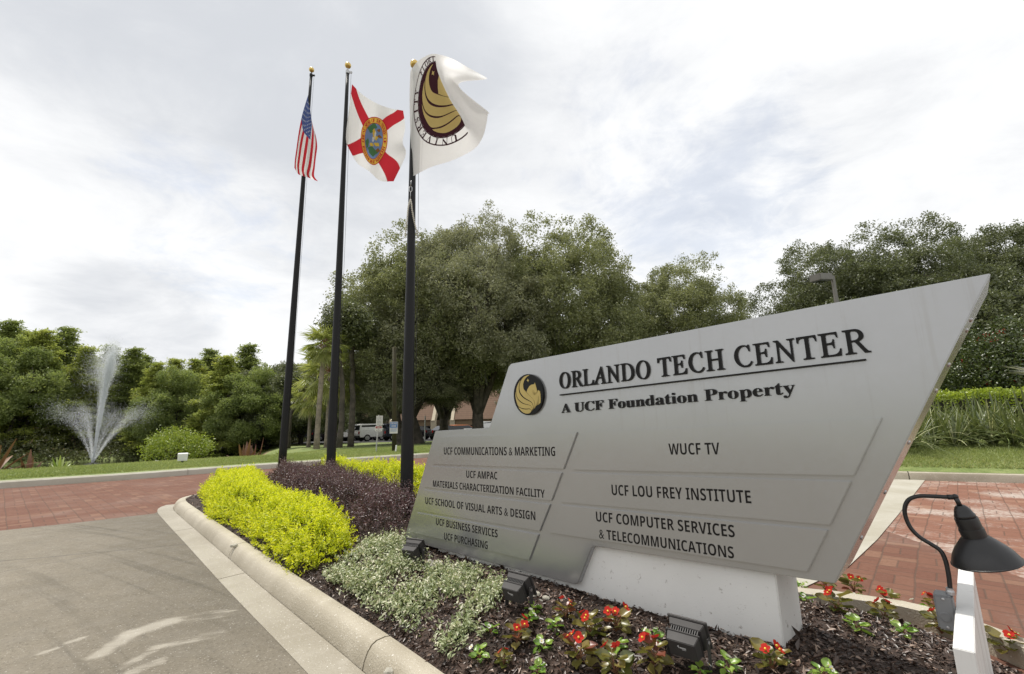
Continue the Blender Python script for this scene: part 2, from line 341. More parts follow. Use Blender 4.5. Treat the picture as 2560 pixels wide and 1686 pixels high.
_o = np.argsort(_th); TH, RR = _th[_o], _rr[_o]
def kr(th): return np.interp(th, TH, RR, period=2*pi)
PR = {'pond': ([-1, 0, .3, 2, 4.4, 5.6, 7, 8.5, 10, 36, 37.6, 41, 48, 60, 2000], [.0, .13, .15, .17, .13, -.05, -.40, -1.0, -1.6, -1.6, -1.2, -.55, -.25, -.1, 0]),
      'lot': ([-1, 0, .3, 4, 8, 20, 30, 60, 2000], [.0, .13, .15, .17, .08, -.22, -.42, -.45, -.45]),
      'berm': ([-1, 0, .25, .6, 2, 4, 8, 20, 60, 2000], [.0, .13, .17, .26, .37, .43, .5, .6, .6, .6]),
      'flat': ([-1, 0, .3, 4, 60, 2000], [.0, .13, .15, .17, .1, 0])}
def gz(x, y):
    th = np.arctan2(y-O2[1], x-O2[0]); d = np.hypot(x-O2[0], y-O2[1]) - kr(th); a = np.degrees(th)
    z = {k: np.interp(d, *PR[k]) for k in PR}
    def sm(lo, hi):
        t = np.clip((a-lo)/(hi-lo), 0, 1); return t*t*(3-2*t)
    w = sm(118, 125)*(1-sm(176, 180)); b = (1-sm(52, 62))*sm(-15, -5); f = np.clip(1-sm(-15, -5), 0, 1)
    lot = 1-np.clip(w+b+f, 0, 1)
    return w*z['pond']+b*z['berm']+f*z['flat']+lot*z['lot']
def gzf(x, y): return float(gz(np.float64(x), np.float64(y)))
DD = np.array([0, .08, .3, .6, 1, 1.5, 2, 2.6, 3.3, 4, 4.4, 5, 5.6, 6.3, 7, 7.8, 8.5, 9.2, 10, 12, 15, 20, 26, 30, 34, 36, 37, 38, 39.5, 41, 44, 48, 60, 90, 150, 300, 700, 1500])
NTH = 360; ths = np.linspace(-pi, pi, NTH, endpoint=False)
TT, D_ = np.meshgrid(ths, DD, indexing='ij'); Rr = kr(TT)+D_
X = O2[0]+Rr*np.cos(TT); Y = O2[1]+Rr*np.sin(TT); Z = gz(X, Y)
idx = np.arange(NTH*len(DD)).reshape(NTH, len(DD)); nx_ = np.roll(idx, -1, 0)
Q = np.stack([idx[:, :-1], idx[:, 1:], nx_[:, 1:], nx_[:, :-1]], -1).reshape(-1, 4)
me = np_mesh('lawn', np.stack([X, Y, Z], -1).reshape(-1, 3), Q); me.polygons.foreach_set('use_smooth', [True]*len(me.polygons))
link('lawn', me, M_lawn, kind='structure')
def fan(name, ring, z, m, **kw):
    ring = [tuple(p) for p in ring]; mb = MB(); mb.add([(x, y, z) for x, y in ring], [tuple(range(len(ring)))]); o = mb.build(name, m, **kw)
    bm = bmesh.new(); bm.from_mesh(o.data); bmesh.ops.triangulate(bm, faces=bm.faces)
    for f in bm.faces:
        if f.normal.z < 0: f.normal_flip()
    bm.to_mesh(o.data); bm.free(); return o
inner = np.stack([O2[0]+(kr(ths)+.06)*np.cos(ths), O2[1]+(kr(ths)+.06)*np.sin(ths)], 1)
# left and right brick sheets meet on a line hidden behind the sign
SPL = [(1.2, -14), (1.2, 3.0), (2.9, 10.5), (5.5, 20)]
def clip_poly(P, keep_left):
    # Sutherland-Hodgman against the straight line x = 1.2 + .28*(y-3) for y>3 (close to SPL)
    def side(p): return (p[0]-(1.2+.25*max(p[1]-3, 0)))*(-1 if keep_left else 1)
    out = []
    for i in range(len(P)):
        a, b = P[i], P[(i+1) % len(P)]; sa, sb = side(a), side(b)
        if sa >= 0: out.append(tuple(a))
        if (sa >= 0) != (sb >= 0):
            t = sa/(sa-sb); out.append((a[0]+(b[0]-a[0])*t, a[1]+(b[1]-a[1])*t))
    return out
fan('brick_road', clip_poly(inner, True), 0.0, M_brickL, kind='structure')
fan('brick_crossing', clip_poly(inner, False), 0.0, M_brickR, kind='structure')
fan('drive', [(-4.62, 6.22), (-4.50, 5.97), (-4.99, 5.5), (-5.49, 5.13), (-6.6, 4.25), (-9.5, 1.6), (-9.5, -9), (.6, -9), (.6, .5), (-.87, 2.12), (-1.77, 3.12), (-2.87, 4.25), (-3.9, 5.4), (-4.5, 6.08)], .004, M_drive, kind='structure')
# asphalt parking lot beyond the lawn, and the pond water
mb = MB(); ny, nxx = 10, 20
lotp = [(-40+60*i/nxx, 44.5+20*j/ny+(-.03*(-40+60*i/nxx))) for j in range(ny+1) for i in range(nxx+1)]
mb.add([(x, y, gzf(x, y)+.03) for x, y in lotp], [(j*(nxx+1)+i, j*(nxx+1)+i+1, (j+1)*(nxx+1)+i+1, (j+1)*(nxx+1)+i) for j in range(ny) for i in range(nxx)])
mb.build('parking_lot', M_asphalt, kind='structure')
m, t = mat('pond water'); co = t.n('TexCoord').outputs['Object']
b = t.n('BsdfPrincipled', {'Base Color': (.018, .018, .012, 1), 'Roughness': .06, 'Specular IOR Level': .5})
t.t.links.new(t.n('Bump', {'Height': t.noise(co, 3.5, 4, .6), 'Strength': .25, 'Distance': .03}).outputs[0], b.inputs['Normal']); t.n('OutputMaterial', {0: b.outputs[0]})
WATER = -1.2
fan('water', [(O2[0]+(kr(a)+r_)*cos(a), O2[1]+(kr(a)+r_)*sin(a)) for rr_, seq in ((9, np.radians(np.linspace(119, 179, 30))), (37.6, np.radians(np.linspace(179, 119, 30)))) for a in seq for r_ in (rr_,)], WATER, m, kind='structure')

def sweep(name, path, prof, m, seglen=3.0, gap=.008, closed=False, **kw):
    """prof: (offset to the left of the path, z). The sweep is cut by narrow joints every seglen metres."""
    P = np.array(path, float); s = np.concatenate([[0], np.cumsum(np.linalg.norm(np.diff(P, axis=0), axis=1))]); T = s[-1]
    nseg = max(1, round(T/seglen)); mb = MB()
    def pt(u):
        x = np.interp(u, s, P[:, 0]); y = np.interp(u, s, P[:, 1]); e = .05
        tx = np.interp(u+e, s, P[:, 0])-np.interp(u-e, s, P[:, 0]); ty = np.interp(u+e, s, P[:, 1])-np.interp(u-e, s, P[:, 1]); l = math.hypot(tx, ty) or 1
        return x, y, -ty/l, tx/l
    for k in range(nseg):
        us = np.linspace(T*k/nseg+gap/2, T*(k+1)/nseg-gap/2, max(3, int(T/nseg/.12)))
        rows = []
        for u in us:
            x, y, a, b_ = pt(u); rows += [(x+a*o, y+b_*o, z) for o, z in prof]
        n = len(prof); fs = []
        for i in range(len(us)-1):
            for j in range(n-1): fs.append((i*n+j, i*n+j+1, (i+1)*n+j+1, (i+1)*n+j))
        fs += [tuple(range(n)), tuple(range((len(us)-1)*n+n-1, (len(us)-1)*n-1, -1))]
        mb.add(rows, fs)
    o = mb.build(name, m, **kw); autosmooth(o, 35); return o
ISL_FOOT = catmull([(.95, .35), (.05, 1.32), (-.65, 2.11), (-1.73, 3.26), (-2.83, 4.45), (-3.85, 5.55), (-4.45, 6.22), (-4.66, 6.6), (-4.62, 7.05), (-4.35, 7.6), (-3.95, 8.2), (-3.3, 8.75), (-2.6, 8.9), (-1.9, 8.3), (-.9, 6.9), (.1, 5.2), (.95, 3.75), (1.42, 2.95)], 10)
# offset to the left of this path is outwards; island lies on the right
ARC = [(0.0, .0), (-.008, .04), (-.022, .074), (-.040, .096), (-.062, .107), (-.10, .110), (-.122, .107), (-.13, .09), (-.13, -.05), (0.0, -.05)]
sweep('kerb', ISL_FOOT, ARC, M_kerb, 2.35, .010, kind='structure')
sweep('gutter', ISL_FOOT[:72], [(.165, -.05), (.165, .007), (.002, .013), (.002, -.05)], M_gut, 2.35, .010, kind='structure')
LK = np.array([(O2[0]+kr(a)*cos(a), O2[1]+kr(a)*sin(a)) for a in np.radians(np.linspace(178, 30, 150))])
KP = [(-.05, -.05), (-.038, .08), (-.025, .112), (.0, .128), (.04, .136), (.10, .138), (.13, .135), (.135, -.05)]
sweep('lawn_kerb', LK[:118], KP, M_kerb2, 3.0, .008, kind='structure')
RK = np.array([(4.9, 8.5), (6.36, 7.62), (7.5, 7.02), (10, 5.6), (14, 3.4)])
RKc = np.array([(O2[0]+kr(a)*cos(a), O2[1]+kr(a)*sin(a)) for a in np.radians(np.linspace(44, -4, 60))])
sweep('berm_kerb', RKc, KP, M_kerb, 1.75, .014, kind='structure')
# flat concrete strip and flush edging on the far side of the island
fan('concrete_strip', [(6.62, 7.66), (3.95, 4.98), (2.98, 4.02), (2.24, 3.33), (1.66, 2.93), (1.50, 2.98), (2.6, 4.2), (5.35, 8.25), (5.6, 8.2)], .006, M_kerb2, kind='structure')
EDGE = catmull([(1.32, 3.02), (1.50, 2.72), (1.62, 2.67), (1.77, 2.58), (1.93, 2.47), (2.03, 2.28), (2.06, 1.9), (1.98, 1.2), (1.6, .4)], 8)
sweep('edging', EDGE, [(-.05, -.02), (-.05, .085), (-.04, .09), (.03, .09), (.04, .08), (.045, -.02)], M_kerb, 1.4, .008, kind='structure')

# mulch bed inside the island
ISL = [(p[0], p[1]) for p in ISL_FOOT[:-4]] + [(1.46, 2.72), (1.6, 2.66), (1.76, 2.57), (1.92, 2.46), (2.01, 2.28), (2.03, 1.9), (1.95, 1.2), (1.55, .45), (1.2, .25)]
ISLA = np.array(ISL)
def poly_dist(P, x, y):
    """signed distance (positive inside) to polygon"""
    x = np.asarray(x, float); y = np.asarray(y, float); d = np.full(x.shape, 1e9); ins = np.zeros(x.shape, bool)
    n = len(P)
    for i in range(n):
        ax, ay = P[i]; bx, by = P[(i+1) % n]; ex, ey = bx-ax, by-ay
        tt = np.clip(((x-ax)*ex+(y-ay)*ey)/max(ex*ex+ey*ey, 1e-9), 0, 1)
        d = np.minimum(d, np.hypot(x-ax-tt*ex, y-ay-tt*ey))
        c = ((ay > y) != (by > y)) & (x < (bx-ax)*(y-ay)/((by-ay) if by != ay else 1e-9)+ax); ins ^= c
    return np.where(ins, d, -d)
def bedz(x, y):
    d = poly_dist(ISLA, x, y); base = .092+.135*(1-np.exp(-np.maximum(d-.13, 0)/.30))
    base = base - .06*np.clip((np.asarray(x)-.9)/1.0, 0, 1)     # lower towards the flush right edge
    return base + .012*np.sin(np.asarray(x)*5.1+np.asarray(y)*2.3)*np.cos(np.asarray(y)*4.3)
def bedf(x, y): return float(bedz(np.float64(x), np.float64(y)))
g1 = np.arange(-4.9, 2.2, .045); g2 = np.arange(.1, 9.1, .045); GX, GY = np.meshgrid(g1, g2, indexing='ij')
dm = poly_dist(ISLA, GX, GY); GZ = bedz(GX, GY) + rng.normal(size=GX.shape)*.0035
idm = np.arange(GX.size).reshape(GX.shape); ok = (dm > .02); okc = ok[:-1, :-1] & ok[1:, :-1] & ok[1:, 1:] & ok[:-1, 1:]
Q = np.stack([idm[:-1, :-1], idm[1:, :-1], idm[1:, 1:], idm[:-1, 1:]], -1)[okc]
GZ = np.where(dm < .12, GZ-.03, GZ)
me = np_mesh('mulch_bed', np.stack([GX, GY, GZ], -1).reshape(-1, 3), Q); me.polygons.foreach_set('use_smooth', [True]*len(me.polygons))
link('mulch_bed', me, M_mulch, kind='structure')
def bed_points(n, poly, margin=0.0):
    P = np.array(poly); out = np.zeros((0, 2))
    while len(out) < n:
        c = rng.uniform(P.min(0), P.max(0), size=(n*3, 2)); out = np.concatenate([out, c[poly_dist(P, c[:, 0], c[:, 1]) > margin]])
    return out[:n]
def chips(name, pts, L, Wd, mats, label=None, lift=.004):
    n = len(pts); z = bedz(pts[:, 0], pts[:, 1]); C = np.stack([pts[:, 0], pts[:, 1], z+lift], 1)
    D = rng.normal(size=(n, 3)); D[:, 2] *= .35; N = rng.normal(size=(n, 3))*.5; N[:, 2] += 1
    ln = L*rng.uniform(.5, 1.5, n); wd = Wd*rng.uniform(.6, 1.4, n)
    me = leaf_mesh(name, C, D, N, ln, wd, rng.random(n), .3); return link(name, me, mats, kind='stuff', label=label)
def bed_in(n, poly):
    p_ = bed_points(int(n*1.5), poly); return p_[poly_dist(ISLA, p_[:, 0], p_[:, 1]) > .14][:n]
near = np.array([(-1.45, 2.95), (-.5, 1.85), (.2, 1.1), (1.3, .5), (1.95, 1.2), (2.0, 2.4), (1.5, 2.75), (.9, 2.3), (-.4, 3.3), (-1.0, 3.5)])
chips('mulch_chips', bed_in(26000, near), .022, .009, M_chip, 'dark brown shredded bark chips over the planting bed')
allb = ISLA; chips('mulch_chips', bed_points(9000, allb, .15), .035, .014, M_chip, 'dark brown shredded bark chips over the planting bed')
pp = bed_in(420, near); mbp = MB()
for x, y in pp:
    r_ = random.uniform(.0012, .0028); z = bedf(x, y)+.006
    mbp.add([(x-r_, y-r_, z), (x+r_, y-r_*.6, z+r_*.3), (x+r_*.7, y+r_, z), (x-r_*.8, y+r_*.8, z+r_*.4), (x, y, z+r_*1.6)], [(0, 1, 4), (1, 2, 4), (2, 3, 4), (3, 0, 4)])
mbp.build('perlite_grains', M_chip2, kind='stuff', label='tiny white soil grains scattered over the mulch')
mbp = MB()
for px, py, s_ in ((1092, 1402, .034), (1076, 1393, .022), (1012, 1628, .02), (975, 1580, .018), (1000, 1560, .012), (1335, 1480, .022), (1365, 1488, .016), (590, 1322, .022)):
    p = ground(px, py, .23); bmr = bmesh.new(); bmesh.ops.create_icosphere(bmr, subdivisions=2, radius=s_)
    for v in bmr.verts: v.co = Vector((v.co.x*1.3, v.co.y, v.co.z*.7))*(1+.22*math.sin(v.co.x*190+v.co.y*130+px)); v.co += Vector((p[0], p[1], bedf(p[0], p[1])+s_*.3))
    bmr.verts.index_update(); mbp = MB(); mbp.add([v.co[:] for v in bmr.verts], [[v.index for v in f.verts] for f in bmr.faces]); bmr.free()
    mbp.build('rock', M_kerb2, smooth=False, label={1092: 'pale angular rock by the left end of the white sign plinth', 1076: 'small pale rock lying next to the larger rock by the plinth', 1012: 'small grey stone on mulch near the pale kerb', 975: 'flat grey stone in the mulch under the variegated groundcover', 1000: 'tiny stone in mulch just above the kerb edge', 1335: 'pale rock chip at the foot of the plinth behind the middle floodlight', 1365: 'smaller rock chip right of the middle floodlight at the plinth', 590: 'grey stone under the front edge of the yellow hedge'}[px], cat='rock', group='stones lying in the mulch bed')

# ------------------------------------------------------------------ monument sign
_d = ray(90, 1145); YA = math.atan2(-_d[0], _d[1]); SX = np.array([-sin(YA), cos(YA), 0]); SN = np.array([cos(YA), sin(YA), 0])   # SX towards the far left end, SN away from viewer
CC = ground(1963, 1636, .20); P0 = CC-SN*.03
def spt(x, y, off=0.0): return onplane(x, y, P0+SN*off, SN)         # photo point -> point on the sign's (offset) plane
def to_prism(mb, px, front, back, mi=0):
    pts = [spt(x, y) for x, y in px]; mb.prism([p+SN*front for p in pts], [p+SN*back for p in pts], mi)
sign = empty('monument_sign', tuple(CC-np.array([0, 0, .1])), label='large grey angular monument sign with black lettering on a white plinth', cat='sign')
SINV = Matrix.Translation(sign.location).inverted()
def under(o, p):
    o.parent = p
    r = p
    while r.parent: r = r.parent
    o.matrix_parent_inverse = r.matrix_basis.inverted() if p.parent is None else Matrix.Identity(4)
    return o
# mesh data of sign parts is written relative to the sign's root
def rel(mb): 
    L = np.array(sign.location[:]); mb.v = [tuple(np.array(v)-L) for v in mb.v]; return mb
OUT = [(1277, 910), (2478, 683), (2088, 1460), (1486, 1366), (1479.5, 1370), (1449, 1449), (1445, 1459), (1436, 1461.5), (1009.5, 1349.5), (1087.8, 1077.6), (1223, 1070), (1271, 917)]
mb = MB(); to_prism(mb, OUT, 0, .31); cab = rel(mb).build('cabinet', M_panel, sign, bevel=.003)
def seam_lines(): pass
PLATES = [([(1108, 1091.5), (1445.5, 1081), (1411.5, 1173), (1081, 1160.5)], 'UCF'),
          ([(1080, 1166), (1407.5, 1182), (1381, 1252), (1062.8, 1218.5)], ''), ([(1061.5, 1224.5), (1378, 1261), (1351.6, 1328), (1046.5, 1275.5)], ''), ([(1045.3, 1281.5), (1349.5, 1336), (1325.3, 1401), (1029, 1331)], ''),
          ([(1470, 1079.5), (2207, 1044.3), (2136.6, 1190), (1434.8, 1175)], ''), ([(1433, 1181.5), (2130.5, 1203), (2077.4, 1313), (1404.4, 1255.8)], ''), ([(1403, 1262), (2072, 1324.8), (2020.6, 1429.5), (1376, 1332)], '')]
plates = []
for px, _ in PLATES:
    mb = MB(); to_prism(mb, px, -.009, .004); plates.append(rel(mb).build('directory_panel', M_panel, sign, bevel=.0025))
# white plinth under the cabinet, set slightly back from its face
mb = MB(); sL = (spt(1094.7, 1374, .03)-CC)@SX; top = [CC+SX*s_+np.array([0, 0, z]) for s_, z in ((0, .62), (0, -.12), (sL, -.12), (sL, .12), (sL-.5, .30), (sL-1.1, .55))]
# plinth outline kept inside the cabinet's silhouette at the top
PLI = [(0, -.14), (0, .30), (.9, .36), (1.12, .22), (sL, .18), (sL, -.14)]
top = [CC+SX*s_+np.array([0, 0, z]) for s_, z in PLI]
mb.prism(top, [p+SN*.25 for p in top]); rel(mb).build('plinth', M_plinth, sign, bevel=.004)
# small steel leg under the cabinet's left end
# lettering -------------------------------------------------------
def bold_serif(s): return ''.join(chr(0x1D400+ord(c)-65) if 'A' <= c <= 'Z' else chr(0x1D41A+ord(c)-97) if 'a' <= c <= 'z' else c for c in s)
def bold_sans(s): return ''.join(chr(0x1D5D4+ord(c)-65) if 'A' <= c <= 'Z' else chr(0x1D5EE+ord(c)-97) if 'a' <= c <= 'z' else chr(0x1D7EC+ord(c)-48) if '0' <= c <= '9' else c for c in s)
def slant_serif(s): return ''.join(chr(0x1D434+ord(c)-65) if 'A' <= c <= 'Z' else c for c in s)
def text_mesh(body, offset=0.0, spacing=1.0, res=4):
    cu = bpy.data.curves.new('lettering', 'FONT'); cu.body = body; cu.offset = offset; cu.space_character = spacing; cu.resolution_u = res; cu.fill_mode = 'FRONT'
    ob = bpy.data.objects.new('lettering', cu); COL.objects.link(ob); bpy.context.view_layer.update()
    me = bpy.data.meshes.new_from_object(ob.evaluated_get(bpy.context.evaluated_depsgraph_get()))
    bpy.data.objects.remove(ob); bpy.data.curves.remove(cu)
    V = np.array([v.co[:] for v in me.vertices]); Fs = [tuple(p.vertices) for p in me.polygons]; bpy.data.meshes.remove(me); return V, Fs
def thick(V3, Fs, back_off):
    """front faces V3 (n,3) and extrusion vector -> MB"""
    mb = MB(); bm = bmesh.new(); vs = [bm.verts.new(v) for v in V3]
    for f in Fs:
        try: bm.faces.new([vs[i] for i in f])
        except ValueError: pass
    bmesh.ops.remove_doubles(bm, verts=bm.verts[:], dist=1e-6)
    r_ = bmesh.ops.extrude_face_region(bm, geom=bm.faces[:]); ex = [e for e in r_['geom'] if isinstance(e, bmesh.types.BMVert)]
    for v in ex: v.co += Vector(back_off)
    bm.verts.index_update(); mb.add([v.co[:] for v in bm.verts], [[v.index for v in f.verts] for f in bm.faces]); bm.free(); return mb
CAPV = {}
def cap_of(V, Fs): return V[:, 1].max()
def sign_text(body, bl, br, tl, off_front, depth, m, parent, name, font='sans', offset=0.0, base0=True, capH=None, spacing=1.0):
    V, Fs = text_mesh({'serif': bold_serif, 'roman': slant_serif, 'sans': bold_sans}[font](body), offset, spacing)
    if font == 'roman': V[:, 0] -= .27*V[:, 1]           # slanted serif capitals set upright
    A, B, T = spt(*bl), spt(*br), spt(*tl); up = T-A; hz = np.linalg.norm(up*np.array([0, 0, 1]))
    x0, x1 = V[:, 0].min(), V[:, 0].max()
    if capH is None: capH = .695
    P = A + (B-A)*((V[:, 0:1]-x0)/(x1-x0)) + np.array([0, 0, hz])*(V[:, 1:2]/capH) + SN*off_front
    return rel(thick(P, Fs, SN*depth)).build(name, m, parent)
sign_text('ORLANDO TECH CENTER', (1401, 972.5), (2179, 880), (1401, 934.5), -.008, .005, M_letter, sign, 'raised_lettering', 'roman', .010, capH=.676, spacing=1.06)
sign_text('A UCF Foundation Property', (1405, 1033), (1990, 984), (1405, 1011), -.007, .004, M_letter, sign, 'raised_lettering', 'serif', 0, capH=.676)
mb = MB(); to_prism(mb, [(1402.4, 989.7), (2165.4, 902), (2165.4, 898), (1402.4, 986.6)], -.012, 0); rel(mb).build('underline_bar', M_letter, sign)
TX = [(0, 'UCF COMMUNICATIONS & MARKETING', (1112.6, 1136.8), (1391, 1140.3), (1112.6, 1118.6)), (1, 'UCF AMPAC', (1168.6, 1194.4), (1246, 1199), (1168.6, 1176.5)),
      (1, 'MATERIALS CHARACTERIZATION FACILITY', (1085.4, 1217), (1365, 1245), (1085.4, 1200.8)), (2, 'UCF SCHOOL OF VISUAL ARTS & DESIGN', (1066.3, 1259.5), (1341.5, 1300.6), (1066.3, 1242.6)),
      (3, 'UCF BUSINESS SERVICES', (1093, 1312), (1247, 1344), (1093, 1294.7)), (3, 'UCF PURCHASING', (1113.4, 1348.5), (1222.2, 1373), (1113.4, 1331)),
      (4, 'WUCF TV', (1675.5, 1136.8), (1802.6, 1136.4), (1675.5, 1109)), (5, 'UCF LOU FREY INSTITUTE', (1532.7, 1237.4), (1881, 1258.4), (1532.7, 1211.4)),
      (6, 'UCF COMPUTER SERVICES', (1493.7, 1303), (1840, 1343.3), (1493.7, 1278.4)), (6, '& TELECOMMUNICATIONS', (1501, 1345.3), (1838, 1396), (1501, 1321.6))]
for pi_, body, bl, br, tl in TX:
    sign_text(body, bl, br, tl, -.0098, .0007, M_vinyl, plates[pi_], 'panel_lettering', 'sans', -.006, capH=.714)
# round emblem: winged horse under a star, drawn in ellipse-normalised coordinates
EMB = {'w1': [(675, 378), (600, 390), (530, 430), (470, 510), (440, 600), (430, 690), (445, 780), (490, 860), (560, 930), (650, 985), (720, 1030), (760, 1090), (775, 1160), (790, 1195), (800, 1140), (803, 1090), (795, 1040), (765, 975), (710, 915), (645, 850), (590, 790), (535, 720), (520, 650), (525, 570), (555, 490), (610, 420)],
       'w2': [(455, 510), (400, 590), (365, 680), (352, 760), (355, 830), (375, 910), (420, 980), (490, 1040), (560, 1075), (640, 1095), (700, 1120), (735, 1160), (752, 1215), (766, 1195), (757, 1120), (732, 1062), (680, 1022), (600, 982), (520, 932), (455, 862), (420, 785), (411, 690), (425, 595)],
       'w3': [(337, 790), (333, 880), (345, 970), (370, 1060), (400, 1130), (450, 1165), (520, 1188), (590, 1197), (660, 1193), (705, 1203), (727, 1240), (741, 1215), (722, 1152), (688, 1123), (620, 1103), (540, 1087), (470, 1052), (408, 996), (366, 926), (347, 860)],
       'w4': [(410, 1165), (450, 1225), (510, 1280), (570, 1310), (640, 1315), (690, 1295), (718, 1255), (708, 1222), (670, 1209), (590, 1216), (500, 1204)],
       'horse': [(603, 790), (630, 720), (670, 650), (720, 612), (790, 603), (808, 560), (822, 610), (840, 680), (858, 745), (855, 775), (830, 815), (815, 815), (805, 780), (785, 750), (760, 745), (745, 775), (752, 815), (775, 855), (800, 867), (830, 850), (870, 800), (885, 745), (905, 755), (932, 780), (942, 850), (948, 950), (945, 1050), (900, 1095), (895, 1070), (903, 1015), (915, 1005), (910, 940), (895, 870), (885, 960), (860, 1060), (830, 1130), (803, 1188), (812, 1120), (810, 1060), (783, 990), (728, 925), (660, 858)],
       'star': [(632, 462), (643, 492), (668, 502), (650, 520), (642, 552), (630, 522), (604, 510), (624, 494)]}
def epx(p): return (1260+p[0]/9.79, 900+p[1]/9.79)
def axisM(p, d):
    d = Vector(d).normalized(); Mx = d.to_track_quat('Z', 'Y').to_matrix().to_4x4(); Mx.translation = Vector(p); return Mx
def fill2d(P):
    bm = bmesh.new(); vs = [bm.verts.new((x, y, 0)) for x, y in P]; bm.faces.new(vs); bmesh.ops.triangulate(bm, faces=bm.faces); bm.verts.index_update()
    V = [(v.co.x, v.co.y) for v in bm.verts]; Fs = [tuple(v.index for v in f.verts) for f in bm.faces]; bm.free(); return V, Fs
mb = MB(); to_prism(mb, [epx((644+359*cos(a), 855-502*sin(a))) for a in np.linspace(0, 2*pi, 64, endpoint=False)], -.016, 0); emb = rel(mb).build('emblem', plain('gloss black', (.006, .006, .006), .25, var=.1, spec=.2), sign)
mb = MB()
for k, P in EMB.items():
    Pd = catmull(P, 3, True) if k not in ('star', 'horse') else P
    V, Fs = fill2d([tuple(p) for p in Pd]); q3 = [spt(*epx(p), 0)-SN*.0175 for p in V]; k3 = thick(q3, Fs, SN*.0017); mb.add(k3.v, k3.f)
rel(mb).build('emblem_figure', M_gold2, emb)
# small round screw heads along the slanted end of the cabinet
e0, e1 = spt(2478, 683), spt(2088, 1460); en = np.cross(e1-e0, SN); en /= np.linalg.norm(en); en = en*np.sign((CAM-e0)@en)
for f_, o_ in ((.12, .11), (.145, .17), (.26, .14), (.345, .15), (.52, .10), (.70, .16), (.86, .12)):
    mb = MB(); mb.lathe([(.0075, -.002), (.0075, .002), (.005, .0045), (0, .005)], axisM(e0+(e1-e0)*f_+SN*o_, en), 10); rel(mb).build('screw_head', M_steel, sign, smooth=True)

# ------------------------------------------------------------------ white board with gooseneck lamp
def boardmat():
    m, t = mat('weathered white board'); co = t.n('TexCoord').outputs['Object']; s = t.n('SeparateXYZ', {0: co}); gn = t.n('SeparateXYZ', {0: t.n('NewGeometry').outputs['Normal']})
    st = t.noise(t.n('CombineXYZ', {0: t.math('MULTIPLY', s.outputs[0], 26.0), 1: t.math('MULTIPLY', s.outputs[1], 26.0), 2: t.math('MULTIPLY', s.outputs[2], 2.0)}).outputs[0], 1.0, 5, .65); n = t.noise(co, 40, 4, .6)
    c = t.mix(n, (.70, .695, .675), (.76, .755, .74)); up = t.ramp(t.math('ABSOLUTE', gn.outputs[2]), .2, .6, 1.0, 0.0)
    c = t.mix(t.math('MULTIPLY', t.math('MULTIPLY', t.ramp(st, .48, .70), up), .75), c, (.30, .26, .22)); c = t.mix(t.math('MULTIPLY', t.ramp(n, .60, .72), .3), c, (.40, .37, .33))
    b = t.n('BsdfPrincipled', {'Base Color': c, 'Roughness': .55}); t.n('OutputMaterial', {0: b.outputs[0]}); return m
BZ = .46; nR, nL = ground(2438, 1632, BZ), ground(2381, 1620, BZ); BD = (ground(2433, 1424, BZ)-nR); BD /= np.linalg.norm(BD); BL = np.array([-BD[1], BD[0], 0])   # BL: towards lamp box side
wid = (nL-nR)@BL; LEN = .80
board = empty('white_board', (nR[0], nR[1], .1), label='white upright board standing on edge in the mulch under the gooseneck lamp', cat='board')
mb = MB(); p = [nR, nR+BL*wid, nR+BL*wid+BD*LEN, nR+BD*LEN]; o = np.array([nR[0], nR[1], .1])
mb.prism([x-o for x in p], [x-o-np.array([0, 0, BZ-.02]) for x in p]); mb.build('panel', boardmat(), board, bevel=.002)
lamp_n = BL; BP = nL+BL*.001
b1 = onplane(2390, 1535, BP, BL)                    # where the junction box touches the board
bx = .036; bw = np.linalg.norm(b1-CAM)*1.0
LP = b1+BL*bx/1.0
ln = BD                                             # normal of the lamp's own upright plane
def lpt(x, y): return onplane(x, y, LP, ln)
lamp = empty('gooseneck_lamp', tuple(lpt(2360, 1575)), label='black gooseneck sign lamp with bell shade on a grey junction box', cat='lamp')
lo = np.array(lamp.location[:])
ctr = (lpt(2347, 1490)+lpt(2392, 1572))/2; hh = abs(lpt(2365, 1484)[2]-lpt(2365, 1568)[2]); ww = abs((lpt(2342, 1530)-b1)@BL)
Mb = Matrix(((BL[0], BD[0], 0), (BL[1], BD[1], 0), (0, 0, 1)))
cb = b1+BL*ww/2; cb[2] = lpt(2365, 1526)[2]
MB().box(cb-lo, (ww, ww*1.35, hh), Mb).build('junction_box', M_greybox, lamp, bevel=.004)
mb = MB(); fp_ = cb-lo-BD*ww*.68+np.array([0, 0, -hh*.12]); mb.lathe([(.013, -.001), (.013, .0015), (.0105, .002), (.0105, .0005), (0, .0005)], axisM(fp_+BL*.002, -BD), 18); mb.build('knockout_plug', M_greybox, lamp)
for sz_ in (-1, 1): MB().lathe([(0, .003), (.0035, .002), (.0035, -.001)], axisM(cb-lo-BD*ww*.675+np.array([0, 0, sz_*hh*.40]), -BD), 8).build('cover_screw', M_steel, lamp)
PXA = [(2376, 1483), (2372, 1440), (2364, 1403), (2351, 1377), (2328, 1361), (2299, 1343), (2276, 1319), (2263.5, 1290), (2262.5, 1267), (2273, 1249), (2296, 1241), (2328, 1241), (2366, 1243), (2386, 1243)]
path = catmull([lpt(*p_)-lo for p_ in PXA], 5)
rad = np.linalg.norm(lpt(2377, 1440)-lpt(2364, 1440))*.5
MB().tube(path, float(rad), 14).build('arm', M_black, lamp, smooth=True)
mb = MB(); zax = Vector((0, 0, 1))
def axisM(p, d):
    d = Vector(d).normalized(); Mx = d.to_track_quat('Z', 'Y').to_matrix().to_4x4(); Mx.translation = Vector(p); return Mx
